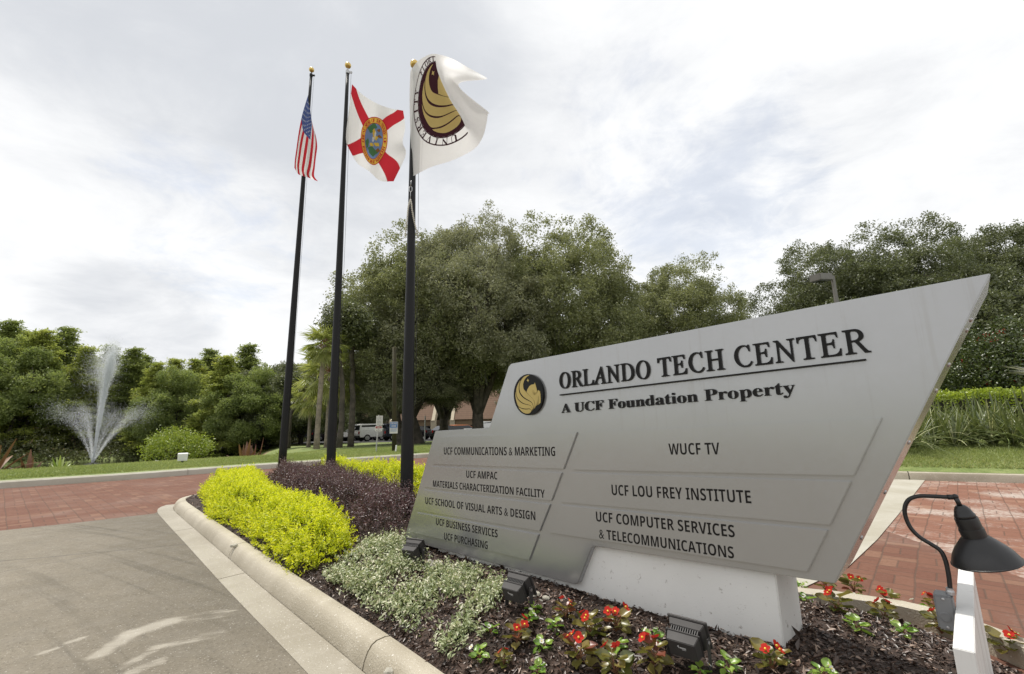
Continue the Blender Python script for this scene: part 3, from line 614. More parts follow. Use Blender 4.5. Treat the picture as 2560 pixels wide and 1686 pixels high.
mb.lathe([(0, -.004), (rad*1.75, -.004), (rad*1.75, .004), (rad*1.45, .009), (rad*1.45, .014), (0, .014)], axisM(path[0], (0, 0, 1)), 20); mb.build('locknut', M_steel, lamp)
ja, jb = lpt(2388, 1242)-lo, lpt(2401, 1267)-lo
mb = MB(); mb.lathe([(0, -.009), (rad*1.25, -.009), (rad*1.25, .004), (0, .004)], axisM(path[-3], path[-1]-path[-4]), 16)
bmr = bmesh.new(); bmesh.ops.create_icosphere(bmr, subdivisions=2, radius=rad*1.35); mb.add([np.array(v.co)+ja for v in bmr.verts], [[v.index for v in f.verts] for f in bmr.faces]); bmr.free()
mb.tube([ja, jb], [rad*1.1, rad*1.0], 12); mb.build('swivel', M_black, lamp, smooth=True)
sa, sb = lpt(2400, 1264)-lo, lpt(2468.0, 1412)-lo; ax = Vector(sb-sa); H = ax.length
wR = np.linalg.norm(lpt(2370, 1405)-lpt(2556, 1400))*.5
# the shade leans a little towards the viewer, so its open end is seen edge-on
tilt = (Vector(-ln)*0).length
Ms = axisM(sa, ax + Vector(-ln)*H*-.12)
r1 = wR
prof = [(0, 0), (r1*.13, 0), (r1*.19, H*.03), (r1*.25, H*.09), (r1*.285, H*.15), (r1*.30, H*.155), (r1*.315, H*.185), (r1*.30, H*.21), (r1*.335, H*.215), (r1*.345, H*.24), (r1*.345, H*.40), (r1*.365, H*.405), (r1*.37, H*.425), (r1*.365, H*.55), (r1*.42, H*.565), (r1*.56, H*.64), (r1*.72, H*.73), (r1*.86, H*.83), (r1*.955, H*.93), (r1*.985, H*.975), (r1*1.01, H*.98), (r1*1.015, H*.992), (r1*1.0, H*1.0), (r1*.975, H*.99), (r1*.94, H*.93), (r1*.84, H*.83), (r1*.70, H*.73), (r1*.54, H*.65), (r1*.40, H*.585), (r1*.2, H*.57), (0, H*.57)]
sh = MB().lathe(prof, Ms, 40).build('lamp_shade', M_black, lamp); autosmooth(sh, 45)

# ------------------------------------------------------------------ floodlights aimed up at the sign
def make_flood():
    r = empty('floodlight', label='dark floodlight in the mulch aimed at the sign', cat='floodlight', group='floodlights along the foot of the sign')
    W_, Hh = .105, .078                                   # front panel width / height
    A = Matrix.Rotation(radians(24), 3, 'X')            # local -Y faces the viewer, +Y the sign
    def T(v): return A @ Vector(v)+Vector((0, 0, .085))
    def pr(r1, r2, y1, y2, name, m, bev=.0015):
        a = [(-r1[0], y1, -r1[1]), (r1[0], y1, -r1[1]), (r1[0], y1, r1[1]), (-r1[0], y1, r1[1])]; b = [(-r2[0], y2, -r2[1]), (r2[0], y2, -r2[1]), (r2[0], y2, r2[1]), (-r2[0], y2, r2[1])]
        return MB().prism([T(p) for p in a], [T(p) for p in b]).build(name, m, r, bevel=bev)
    pr((W_/2, Hh/2), (W_/2, Hh/2), .018, .026, 'front_rim', M_flood)
    pr((W_/2-.008, Hh/2-.008), (W_/2-.008, Hh/2-.008), .026, .0275, 'lens', M_lens, 0)
    pr((W_/2-.012, Hh/2-.008), (W_/2-.005, Hh/2-.004), -.002, .018, 'housing', M_flood)
    mb = MB()
    for i in range(12):
        x = -W_/2+.018+i*(W_-.036)/11; a = [T((x-.0013, -.016, -Hh/2+.014)), T((x+.0013, -.016, -Hh/2+.014)), T((x+.0013, -.002, -Hh/2+.010)), T((x-.0013, -.002, -Hh/2+.010))]
        b = [T((x-.0013, -.016, Hh/2-.014)), T((x+.0013, -.016, Hh/2-.014)), T((x+.0013, -.002, Hh/2-.010)), T((x-.0013, -.002, Hh/2-.010))]; mb.prism(a, b)
    mb.build('cooling_fins', M_fin, r)
    pr((.036, .024), (.042, .029), -.045, -.016, 'driver_box', M_flood)
    pr((.044, .031), (.044, .031), -.020, -.016, 'driver_flange', M_flood, .001)
    mb = MB(); P = [T((-.011, -.0455, .010)), T((-.006, -.0455, .015)), T((-.0065, -.0455, .004))]
    mb.add(P, [(0, 1, 2)]); mb.add([T((-.005, -.0455, .009)), T((.012, -.0455, .009)), T((.012, -.0455, .005)), T((-.005, -.0455, .005))], [(0, 1, 2, 3)]); mb.add([T((.0, -.0455, .003)), T((.011, -.0455, .003)), T((.011, -.0455, .0015)), T((.0, -.0455, .0015))], [(0, 1, 2, 3)]); mb.build('decal', M_decal, r)
    mb = MB()
    for s_ in (-1, 1):
        mb.prism([(s_*(W_/2+.004), -.008, .095), (s_*(W_/2+.004), .008, .095), (s_*(W_/2+.004), .009, .0), (s_*(W_/2+.004), -.009, .0)], [(s_*(W_/2+.001), -.008, .095), (s_*(W_/2+.001), .008, .095), (s_*(W_/2+.001), .009, .0), (s_*(W_/2+.001), -.009, .0)])
    mb.prism([(-W_/2-.004, -.009, .0), (W_/2+.004, -.009, 0), (W_/2+.004, .009, 0), (-W_/2-.004, .009, 0)], [(-W_/2-.004, -.009, -.003), (W_/2+.004, -.009, -.003), (W_/2+.004, .009, -.003), (-W_/2-.004, .009, -.003)])
    mb.tube([(0, 0, 0), (0, 0, -.06)], .011, 8); mb.build('bracket', M_flood, r)
    for s_ in (-1, 1): MB().lathe([(0, 0), (.005, 0), (.005, .003), (0, .003)], axisM((s_*(W_/2+.003), 0, .085), (s_, 0, 0)), 8).build('bolt', M_steel, r)
    return r
fl0 = make_flood()
FLP = [(1722, 1640, 1.0, 'dark floodlight in front of the right end of the white plinth'), (1297, 1503, 1.02, 'dark floodlight beside the variegated groundcover near the middle of the plinth'), (1035, 1392, 1.0, 'dark floodlight under the far left corner of the sign')]
for i, (x, y, s_, lb) in enumerate(FLP):
    f_ = fl0 if i == 0 else copy_tree(fl0); p = ground(x, y, .24); f_.location = (p[0], p[1], bedf(p[0], p[1])-.012); f_.rotation_euler = (0, 0, YA-pi/2+radians(4)+(.25 if i == 2 else 0.0)); f_.scale = (s_*1.24,)*3; f_['label'] = lb

# ------------------------------------------------------------------ flagpoles and flags
POLES = [((-3.76, 7.6), 779, 175, 'tallest black flagpole, farthest from the sign, with the striped flag'), ((-2.42, 6.2), 870, 164, 'black flagpole in the middle of the row, with the red saltire flag'), ((-.98, 4.3), 1036, 161, 'black flagpole nearest the sign, with the white emblem flag')]
poleinfo = []
for (x, y), bx_, by_, lb in POLES:
    top = atY(bx_, by_, y); tv = np.array([top[0], top[1], top[2]])
    k = y/4.3
    zb = bedf(x, y)-.05; H = tv[2]-zb; tx, ty = tv[0]-x, tv[1]-y
    r = empty('flagpole', (x, y, zb), label=lb, cat='flagpole', group='black flagpoles in the planting bed')
    rb, rt = .0555+.0025*k, .024
    n = 14; path = [(tx*i/n, ty*i/n, (H-.11)*i/n) for i in range(n+1)]
    MB().tube(path, [rb+(rt-rb)*(max(0, i/n-.15)/.85) for i in range(n+1)], 20).build('shaft', M_pole, r, smooth=True)
    mb = MB(); T_ = axisM((tx*.985, ty*.985, H-.12), (0, 0, 1))
    mb.lathe([(rt+.004, -.03), (rt+.006, -.02), (rt+.006, .02), (rt, .03), (.008, .034), (.008, .085), (0, .085)], T_, 16)
    mb.box((tx+.035, ty, H-.125), (.05, .014, .03)); mb.lathe([(0, -.008), (.018, -.008), (.018, .008), (0, .008)], axisM((tx+.055, ty, H-.125), (0, 1, 0)), 12)
    mb.build('truck', M_steel if k < 1.5 else M_pole, r)
    br = .046 if k < 1.2 else .048
    bmr = bmesh.new(); bmesh.ops.create_uvsphere(bmr, u_segments=24, v_segments=16, radius=br)
    mb = MB(); bmr.verts.index_update(); mb.add([(v.co.x+tx, v.co.y+ty, v.co.z+H) for v in bmr.verts], [[v.index for v in f.verts] for f in bmr.faces]); bmr.free()
    mb.lathe([(.011, -.05), (.011, -.035)], axisM((tx, ty, H), (0, 0, 1)), 10)
    mb.build('ball_finial', M_gold, r, smooth=True)
    mb = MB(); hx = rb+.012; mb.tube([(tx+.055, ty, H-.13), (tx*.6+hx, ty*.6-.01, H*.6), (tx*.22+hx, ty*.22-.01, H*.22)], .0022, 5); mb.build('halyard', M_fin, r)
    if k < 1.2:
        # snap link and a loop of cord beads round the shaft
        def at_px(px, py): 
            p = atY(px, py, y-.075); return p-np.array([x, y, zb])
        mb = MB(); lk = [at_px(*p_) for p_ in ((1024.5, 468), (1028, 466.5), (1030, 470), (1030, 477), (1027, 480), (1023.5, 478), (1023.5, 471), (1024.5, 468))]; mb.tube(lk, .0035, 6); mb.tube([at_px(1028, 452), at_px(1026.5, 466)], .004, 6); mb.tube([at_px(1026.5, 480), at_px(1026, 498)], .003, 6); mb.build('snap_hook', M_steel, r, smooth=True)
        mb = MB()
        for side in ([(1026, 500), (1023, 508), (1020, 522), (1017, 540), (1014, 555), (1011, 570), (1009.5, 584)], [(1026.5, 501), (1028.5, 510), (1030, 525), (1033, 545), (1036, 560), (1039, 575), (1040, 590)]):
            C_ = catmull([at_px(*p_) for p_ in side], 6); Ls = np.concatenate([[0], np.cumsum(np.linalg.norm(np.diff(C_, axis=0), axis=1))])
            for u in np.arange(0, Ls[-1], .0185):
                p = np.array([np.interp(u, Ls, C_[:, i]) for i in range(3)]); p[1] += .10*max(0, (u/Ls[-1])-.25)
                mb.lathe([(0, -.009), (.007, -.006), (.0095, 0), (.007, .006), (0, .009)], axisM(p, (0, .2, 1)), 8)
        mb.build('retainer_beads', M_bead, r, smooth=True)
    poleinfo.append((x, y, rb, r))

class Cloth:
    """surface interpolated from a grid of photo points with real depth offsets (metres towards +Y)"""
    def __init__(s, grid, us, vs, Y, mirror=False):
        s.G = np.array([[atY(p[0], p[1], Y+p[2]) for p in row] for row in grid]); s.us, s.vs = us, vs
    def ev(s, u, v):
        u = np.atleast_1d(u); v = np.atleast_1d(v); nr, nc, _ = s.G.shape
        def cr(P, xs, t):       # cubic Hermite along axis 0 of P for parameters t
            xs = np.array(xs); i = np.clip(np.searchsorted(xs, t, side='right')-1, 0, len(xs)-2)
            h = (xs[i+1]-xs[i])[:, None]; tt = ((t-xs[i])/(xs[i+1]-xs[i]))[:, None]
            sl = np.gradient(P, xs, axis=0) if P.ndim == 2 else None
            return i, h, tt
        out = np.zeros((len(u), 3))
        gu = np.gradient(s.G, np.array(s.us), axis=1)
        # interpolate every row along u, then along v
        xs = np.array(s.us); i = np.clip(np.searchsorted(xs, u, side='right')-1, 0, len(xs)-2); h = (xs[i+1]-xs[i]); t = (u-xs[i])/h
        b0, b1, b2, b3 = 2*t**3-3*t**2+1, t**3-2*t**2+t, -2*t**3+3*t**2, t**3-t**2
        rows = s.G[:, i]*b0[None, :, None]+gu[:, i]*(b1*h)[None, :, None]+s.G[:, i+1]*b2[None, :, None]+gu[:, i+1]*(b3*h)[None, :, None]
        vs = np.array(s.vs); gv = np.gradient(rows, vs, axis=0); j = np.clip(np.searchsorted(vs, v, side='right')-1, 0, len(vs)-2); hv = vs[j+1]-vs[j]; w = (v-vs[j])/hv; k = np.arange(len(u))
        c0, c1, c2, c3 = 2*w**3-3*w**2+1, w**3-2*w**2+w, -2*w**3+3*w**2, w**3-w**2
        return rows[j, k]*c0[:, None]+gv[j, k]*(c1*hv)[:, None]+rows[j+1, k]*c2[:, None]+gv[j+1, k]*(c3*hv)[:, None]
    def normal(s, u, v):
        e = 2e-3; a = s.ev(np.clip(u+e, 0, 1), v)-s.ev(np.clip(u-e, 0, 1), v); b = s.ev(u, np.clip(v+e, 0, 1))-s.ev(u, np.clip(v-e, 0, 1)); return unit(np.cross(a, b))
    def ripple(s, u, v): return 0
def fabric(name, col, transl=.35):
    m, t = mat(name); co = t.n('TexCoord').outputs['Object']; n = t.noise(co, 14, 4)
    c = t.mix(n, tuple(x*.93 for x in col), col); d = t.n('BsdfDiffuse', {0: c}); tr = t.n('BsdfTranslucent', {0: c})
    t.n('OutputMaterial', {0: t.n('MixShader', {0: transl, 1: d.outputs[0], 2: tr.outputs[0]}).outputs[0]}); return m
F_white, F_red, F_blue = fabric('white flag cloth', (.90, .90, .91), .58), fabric('red flag cloth', (.56, .035, .05)), fabric('blue flag cloth', (.085, .12, .30))
F_gold, F_maroon, F_yel = fabric('gold print', (.86, .66, .27), .45), fabric('dark maroon print', (.055, .022, .03), .15), fabric('yellow print', (.78, .52, .09))
F_sky, F_green, F_brown = fabric('blue print', (.20, .30, .50)), fabric('green print', (.10, .22, .10)), fabric('brown print', (.30, .14, .05))
def flag(name, cloth, colour, mats, nu, nv, parent_kw, hoist=None):
    """cloth body coloured per cell by colour(u, v) -> material index"""
    uu, vv = np.meshgrid(np.linspace(0, 1, nu+1), np.linspace(0, 1, nv+1), indexing='ij'); P = cloth.ev(uu.ravel(), vv.ravel())
    uc = (uu[:-1, :-1]+uu[1:, 1:])/2; vc = (vv[:-1, :-1]+vv[1:, 1:])/2; id_ = np.arange(uu.size).reshape(uu.shape)
    Q = np.stack([id_[:-1, :-1], id_[1:, :-1], id_[1:, 1:], id_[:-1, 1:]], -1).reshape(-1, 4)
    me = np_mesh(name, P, Q); mi = np.array([colour(a, b) for a, b in zip(uc.ravel(), vc.ravel())], dtype=np.int32)
    me.polygons.foreach_set('material_index', mi); me.polygons.foreach_set('use_smooth', [True]*len(me.polygons)); return link(name, me, mats, **parent_kw)
def on_cloth(name, cloth, polys, m, parent, off=.002, sub=.02, clip=None):
    """flat shapes in (u, v), cut finely and laid on the cloth, just proud of its visible side"""
    mb = MB()
    for V, Fs in polys:
        bm = bmesh.new(); vs = [bm.verts.new((p[0], p[1], 0)) for p in V]
        for f in Fs:
            try: bm.faces.new([vs[i] for i in f])
            except ValueError: pass
        for _ in range(5):
            es = [e for e in bm.edges if e.calc_length() > sub]
            if not es: break
            bmesh.ops.subdivide_edges(bm, edges=es, cuts=1, use_grid_fill=False); bmesh.ops.triangulate(bm, faces=[f for f in bm.faces if len(f.verts) > 3])
        if clip is not None:
            bmesh.ops.bisect_plane(bm, geom=bm.verts[:]+bm.edges[:]+bm.faces[:], plane_co=(clip, 0, 0), plane_no=(1, 0, 0), clear_outer=True)
        bm.verts.index_update()
        if not bm.verts: bm.free(); continue
        U = np.array([(v.co.x, v.co.y) for v in bm.verts]); U = np.clip(U, 0, 1); P = cloth.ev(U[:, 0], U[:, 1]); N = cloth.normal(U[:, 0], U[:, 1])
        s_ = np.sign(((CAM-P)*N).sum(1).mean()) or 1; P = P+N*off*s_
        mb.add(P, [[v.index for v in f.verts] for f in bm.faces]); bm.free()
    return mb.build(name, m, parent, smooth=True)
def ring(cx_, cy_, rx, ry, n=48): return [(cx_+rx*cos(a), cy_+ry*sin(a)) for a in np.linspace(0, 2*pi, n, endpoint=False)]
def annulus(c, ro, ri, n=64):
    V = ring(*c, *ro, n)+ring(*c, *ri, n); return V, [(i, (i+1) % n, n+(i+1) % n, n+i) for i in range(n)]
def arc_text(body, c, rx, ry, a0, a1, h, font=bold_serif, inward=False):
    """letters set round an ellipse (v points down); tops outward unless inward"""
    out = []; n = len(body)
    for i, ch in enumerate(body):
        if ch == ' ': continue
        V, Fs = text_mesh(font(ch), 0, 1, 2)
        if not len(V): continue
        w = V[:, 0].max()-V[:, 0].min(); xm = (V[:, 0].max()+V[:, 0].min())/2
        a = a0+(a1-a0)*(i+.5)/n; s_ = h/.7
        rd = np.array([cos(a), sin(a)]); tg = np.array([-sin(a), cos(a)])     # clockwise on screen because v is down
        if inward: up_, rt_ = -rd, -tg
        else: up_, rt_ = rd, tg
        base = np.array([rx*cos(a), ry*sin(a)])
        asp = rx/ry
        L = (V[:, 0:1]-xm)*s_*rt_+(V[:, 1:2]-.35)*s_*up_; L[:, 0] *= asp
        out.append((np.array(c)+base+L, Fs))
    return out

# white emblem flag on the nearest pole
cl3 = Cloth([[(1026, 178, 0), (1040, 158, -.02), (1060, 143, -.05), (1086, 135, -.10), (1128, 146, .02), (1168, 168, .10), (1214, 193, .06)],
             [(1024, 235, 0), (1048, 220, -.03), (1072, 205, -.08), (1094, 182, -.14), (1112, 170, .04), (1150, 184, .13), (1213, 199, .10)],
             [(1025, 305, 0), (1058, 288, -.04), (1092, 268, -.10), (1122, 246, -.16), (1116, 214, .03), (1130, 203, .12), (1146, 213, .14)],
             [(1028, 375, 0), (1068, 358, -.04), (1112, 336, -.09), (1156, 303, -.14), (1160, 283, .00), (1184, 265, .06), (1218, 278, .10)],
             [(1033, 441, 0), (1078, 418, -.03), (1132, 401, -.06), (1184, 374, -.08), (1206, 345, -.03), (1215, 315, .03), (1220, 284, .08)]],
            [0, .16, .32, .48, .65, .82, 1.0], [0, .25, .5, .75, 1.0], 4.3-.03)
f3 = flag('flag', cl3, lambda u, v: 0, [F_white], 60, 40, dict(label='white flag with round dark and gold winged horse emblem, blown and folded', cat='flag', group='flags on the black poles'))
EC, ERX, ERY = (.42, .45), .37, .42
def e2(P): return [(EC[0]+(p[0]-644)/359*ERX*.80, EC[1]+(p[1]-855)/502*ERY*.80) for p in P]
CLP = .485
on_cloth('emblem_ring', cl3, [annulus(EC, (ERX, ERY), (ERX-.008, ERY-.012)), annulus(EC, (ERX*.84, ERY*.84), (ERX*.82, ERY*.82))], F_maroon, f3, clip=CLP)
on_cloth('emblem_field', cl3, [fill2d(ring(*EC, ERX*.82, ERY*.82, 40))], F_maroon, f3, .0018, clip=CLP)
on_cloth('emblem_figure', cl3, [fill2d(e2([tuple(p) for p in (catmull(P, 2, True) if k not in ('star', 'horse') else P)])) for k, P in EMB.items()], F_gold, f3, .0034, clip=CLP)
lt = arc_text('UNIVERSITY', EC, ERX*.915, ERY*.915, radians(92), radians(212), .058)+arc_text('1963', EC, ERX*.915, ERY*.915, radians(74), radians(40), .058, bold_sans, True)+arc_text('FLORIDA', EC, ERX*.915, ERY*.915, radians(232), radians(300), .058)
on_cloth('flag_lettering', cl3, lt, F_maroon, f3, .003, .03, clip=CLP)

# red saltire flag on the middle pole
cl2 = Cloth([[(880, 211, 0), (905, 236, -.03), (940, 258, .03), (975, 271, -.03), (1008, 277, .05)],
             [(874, 262, 0), (903, 281, -.05), (938, 297, .02), (973, 303, -.05), (1013, 318, .06)],
             [(867, 315, .02), (898, 326, -.06), (931, 342, .0), (966, 353, -.08), (1007, 356, .04)],
             [(862, 347, .03), (893, 369, -.05), (926, 397, -.02), (960, 401, -.10), (1014, 388, -.02)],
             [(872, 372, .05), (893, 408, -.02), (922, 428, .0), (950, 452, -.06), (984, 454, -.10)]],
            [0, .25, .5, .75, 1.0], [0, .25, .5, .75, 1.0], 6.2-.04)
def salt(u, v): return 1 if min(abs(v-u), abs(v-(1-u))) < .115 else 0
f2 = flag('flag', cl2, salt, [F_white, F_red], 110, 110, dict(label='white flag with red diagonal cross and round seal, waving on the middle pole', cat='flag', group='flags on the black poles'))
c2 = (.53, .53); on_cloth('seal_rim', cl2, [annulus(c2, (.235, .30), (.165, .215))], F_yel, f2, .002)
on_cloth('seal_field', cl2, [fill2d(ring(*c2, .165, .215, 40))], F_sky, f2, .0022)
on_cloth('seal_border', cl2, [annulus(c2, (.240, .306), (.230, .294)), annulus(c2, (.170, .221), (.163, .212))], F_red, f2, .0030)
def blob(cx_, cy_, rx, ry, n=14, k=.25): return fill2d([(cx_+rx*(1+k*math.sin(a*3+cx_*40))*cos(a), cy_+ry*(1+k*math.cos(a*4+cy_*30))*sin(a)) for a in np.linspace(0, 2*pi, n, endpoint=False)])
on_cloth('seal_picture', cl2, [blob(.46, .41, .06, .05), blob(.50, .36, .05, .04), blob(.53, .66, .09, .045), blob(.42, .60, .03, .05)], F_green, f2, .0032)
on_cloth('seal_picture', cl2, [blob(.56, .50, .045, .03), blob(.60, .57, .05, .02), blob(.52, .44, .03, .04), blob(.50, .59, .04, .018)], F_yel, f2, .0036)
on_cloth('seal_picture', cl2, [blob(.63, .47, .04, .018), blob(.63, .63, .04, .02), blob(.60, .40, .03, .018)], F_brown, f2, .0036)
on_cloth('seal_picture', cl2, [blob(.55, .47, .014, .05), blob(.52, .53, .02, .03)], F_white, f2, .0040)
on_cloth('flag_lettering', cl2, arc_text('GREAT SEAL OF THE STATE OF FLORIDA', c2, .20, .257, radians(160), radians(425), .052)+arc_text('IN GOD WE TRUST', c2, .20, .257, radians(150), radians(72), .048, bold_serif, True), F_red, f2, .004, .05)

# striped flag hanging limp on the tallest pole
cl1 = Cloth([[(771, 236, .06), (764, 258, .03), (755, 290, 0), (747, 330, .0), (741, 372, .02), (737, 402, .04), (736, 420, .06)],
             [(774, 262, .06), (769, 290, -.04), (760, 320, -.05), (752, 355, -.04), (747, 390, -.02), (744, 418, .02), (746, 436, .03)],
             [(777, 285, .07), (776, 306, .01), (770, 335, -.08), (765, 370, -.10), (760, 402, -.08), (757, 428, -.04), (760, 441, .0)],
             [(779, 300, .08), (783, 322, .05), (783, 350, -.02), (780, 385, -.12), (776, 415, -.12), (771, 437, -.09), (775, 446, -.05)],
             [(781, 318, .10), (789, 338, .10), (793, 366, .05), (790, 392, -.03), (787, 420, -.08), (786, 442, -.08), (795, 454, -.06)]],
            [0, .18, .38, .58, .76, .9, 1.0], [0, .25, .5, .75, 1.0], 7.6-.07)
def strp(u, v):
    if u < .42 and v < .62: return 2
    return 1 if int(v*9) % 2 == 0 else 0
f1 = flag('flag', cl1, strp, [F_white, F_red, F_blue], 80, 130, dict(label='red and white striped flag with starred blue canton, hanging limp', cat='flag', group='flags on the black poles'))
st = []
for r_ in range(9):
    for c_ in range(6 if r_ % 2 == 0 else 5):
        sx, sy = .42*((c_*2+1+(r_ % 2))/12), .62*((r_+1)/10); st.append(fill2d([(sx+(.016 if k % 2 == 0 else .0065)*sin(k*pi/5), sy-(.027 if k % 2 == 0 else .011)*cos(k*pi/5)) for k in range(10)]))
on_cloth('stars', cl1, st, F_white, f1, .003, .05)

# ------------------------------------------------------------------ clipped hedges of the bed
L_yel = leafmat('golden hedge leaf', (.32, .42, .012), (.90, .89, .04), .5, .03, .45, (.78, .76, .10))
L_pur = leafmat('purple hedge leaf', (.055, .034, .034), (.19, .10, .105), .25, .06, .4, (.08, .10, .035))
L_var = leafmat('variegated leaf', (.14, .20, .075), (.46, .50, .28), .35, .04, .4, (.78, .75, .58))
M_twig = plain('hedge twig', (.075, .055, .04), .9, var=.3)
def hedge(name, poly, h, n, leafL, leafW, m, per=9, spread=1.0, edge=.16, label='', cat='hedge', seed=1, shoot=.085, hvar=.05):
    g = np.random.default_rng(seed); P = np.array(poly)
    pts = np.zeros((0, 2))
    while len(pts) < n:
        c = g.uniform(P.min(0)-.05, P.max(0)+.05, size=(n*4, 2)); d = poly_dist(P, c[:, 0], c[:, 1]); c = c[(d > 0)]; pts = np.concatenate([pts, c])
    pts = pts[:n]; d = poly_dist(P, pts[:, 0], pts[:, 1])
    # shoots sit on a rounded box: the rim is covered from the ground to the top
    bz = bedz(pts[:, 0], pts[:, 1]); lump = hvar*(np.sin(pts[:, 0]*7.3+pts[:, 1]*3.1)+np.sin(pts[:, 1]*8.9-pts[:, 0]*4.7))*.6+g.normal(size=n)*.018
    edgef = np.clip(d/edge, 0, 1); hh = h*(1-(1-edgef)**2.2)
    z = np.where(d < edge, bz+.05+g.uniform(0, 1, n)*np.maximum(hh-.05, .02), bz+h+lump); z = np.where(d < edge, np.minimum(z, bz+hh+lump*edgef), z)
    inner = (g.random(n) < .12); z = np.where(inner, bz+g.uniform(.25, .8, n)*h, z)
    e = 1e-3; gx = (poly_dist(P, pts[:, 0]+e, pts[:, 1])-d)/e; gy = (poly_dist(P, pts[:, 0], pts[:, 1]+e)-d)/e
    out = np.stack([-gx, -gy], 1)*(1-edgef)[:, None]*.9
    Dr = np.concatenate([out+g.normal(size=(n, 2))*.42*spread, (.45+.75*edgef+g.normal(size=n)*.15)[:, None]], 1); Dr = unit(Dr)
    C0 = np.concatenate([pts, z[:, None]], 1)-Dr*shoot*.5; ln = shoot*g.uniform(.6, 1.5, n)
    Cs, Ds, Ns, Ls, Ts = [], [], [], [], []; base_t = g.random(n)
    side0 = unit(np.cross(Dr, g.normal(size=(n, 3))))
    for k in range(per):
        f = (k+.6)/per; a = k*2.4; S = side0*cos(a)+np.cross(Dr, side0)*sin(a)
        C = C0+Dr*(ln*f)[:, None]; ld = unit(S*(1.05-.55*f)+Dr*(.35+.5*f)+g.normal(size=(n, 3))*.2); ld[:, 2] += .05
        Cs.append(C); Ds.append(ld); Ns.append(unit(Dr*1.0-S*.3+g.normal(size=(n, 3))*.3)); Ls.append(leafL*g.uniform(.65, 1.2, n)*(1.05-.35*f)); Ts.append(np.clip(.25+.45*f+.35*(base_t-.5)+g.normal(size=n)*.12, 0, .999))
    me = leaf_mesh('foliage', np.concatenate(Cs), np.concatenate(Ds), np.concatenate(Ns), np.concatenate(Ls), np.concatenate(Ls)*leafW, np.concatenate(Ts), .3)
    cx_, cy_ = P.mean(0); root = empty(name, (cx_, cy_, bedf(cx_, cy_)), label=label, cat=cat)
    o = link('foliage', me, m, root); o.matrix_parent_inverse = Matrix.Translation(root.location).inverted()
    mb = MB()
    for i in g.choice(n, min(n, 420), replace=False):
        x, y = pts[i]; zz = float(bz[i]); t_ = (x+g.normal()*.06, y+g.normal()*.06); mb.tube([(t_[0], t_[1], zz-.03), tuple(C0[i]+Dr[i]*ln[i]*.4)], [.004, .002], 3, caps=False)
    o = mb.build('stems', M_twig, root); o.matrix_parent_inverse = Matrix.Translation(root.location).inverted(); return root
hedge('hedge', [(-4.3, 6.5), (-3.22, 5.05), (-2.52, 4.38), (-1.78, 3.5), (-1.43, 3.12), (-1.24, 3.04), (-1.08, 3.2), (-1.42, 3.95), (-1.88, 4.41), (-2.58, 5.15), (-3.5, 6.6), (-3.95, 7.45), (-4.25, 7.0)], .22, 7200, .031, .48, L_yel, 9, .85, .15, 'bright yellow-green clipped hedge along the front kerb, left of the sign', seed=3, hvar=.028, shoot=.07)
hedge('hedge', [(-3.5, 7.95), (-2.65, 6.85), (-1.8, 5.95), (-1.08, 4.92), (-.72, 4.42), (-.45, 4.6), (-.65, 5.3), (-1.4, 6.4), (-2.3, 7.5), (-3.1, 8.3)], .24, 2800, .038, .46, L_yel, 8, 1.0, .16, 'bright yellow-green hedge behind the flagpoles at the far edge of the bed', seed=4)
hedge('hedge', [(-1.18, 3.42), (-.88, 3.58), (-.74, 4.2), (-1.1, 4.78), (-1.8, 5.75), (-2.6, 6.6), (-3.5, 7.62), (-3.95, 7.65), (-3.55, 6.8), (-2.6, 5.25), (-1.92, 4.5), (-1.46, 4.02)], .23, 5200, .026, .42, L_pur, 10, 1.7, .14, 'low dark purple shrub hedge around the feet of the flagpoles', seed=5, shoot=.11, hvar=.06)
# variegated groundcover
g = np.random.default_rng(11)
JAS = [(-1.29, 3.05), (-1.08, 2.74), (-.93, 2.62), (-.68, 2.3), (-.55, 2.08), (-.38, 1.93), (-.22, 2.0), (-.12, 2.08), (-.04, 2.25), (-.1, 2.55), (-.36, 2.88), (-.60, 3.10), (-.72, 3.05), (-.85, 3.45), (-1.02, 3.42), (-1.08, 2.98)]
cl_ = bed_points(150, JAS, .02); ctr = cl_[g.integers(0, 150, 2100)]+g.normal(size=(2100, 2))*.045; dj = poly_dist(np.array(JAS), ctr[:, 0], ctr[:, 1]); ctr = ctr[(dj > -.03) & (poly_dist(ISLA, ctr[:, 0], ctr[:, 1]) > .19)]
gap = np.sin(ctr[:, 0]*9.5+1.0)*np.cos(ctr[:, 1]*8.3)+.6*np.sin(ctr[:, 0]*21-ctr[:, 1]*17); ctr = ctr[gap > -.62]; n = len(ctr)
zt = bedz(ctr[:, 0], ctr[:, 1]); hgt = .03+.075*np.clip(np.sin(ctr[:, 0]*6)*.5+.6, .2, 1)*g.random(n)
Cs, Ds, Ns, Ls, Ts = [], [], [], [], []
Dr = unit(np.concatenate([g.normal(size=(n, 2))*.8, np.full((n, 1), .7)], 1)); s0 = unit(np.cross(Dr, g.normal(size=(n, 3))))
for k in range(11):
    f = k/10; S = s0*(1 if k % 2 else -1); C = np.stack([ctr[:, 0], ctr[:, 1], zt+.008], 1)+Dr*(hgt*1.2*f)[:, None]+g.normal(size=(n, 3))*.006
    Cs.append(C); Ds.append(unit(S+Dr*.5+g.normal(size=(n, 3))*.35)); Ns.append(unit(np.array([0, 0, 1.0])+Dr*.4+g.normal(size=(n, 3))*.35)); Ls.append(.019*g.uniform(.6, 1.25, n)); Ts.append(np.clip(g.beta(2, 2, n)+.24*f, 0, .999))
me = leaf_mesh('ground_cover', np.concatenate(Cs), np.concatenate(Ds), np.concatenate(Ns), np.concatenate(Ls), np.concatenate(Ls)*.5, np.concatenate(Ts), .25)
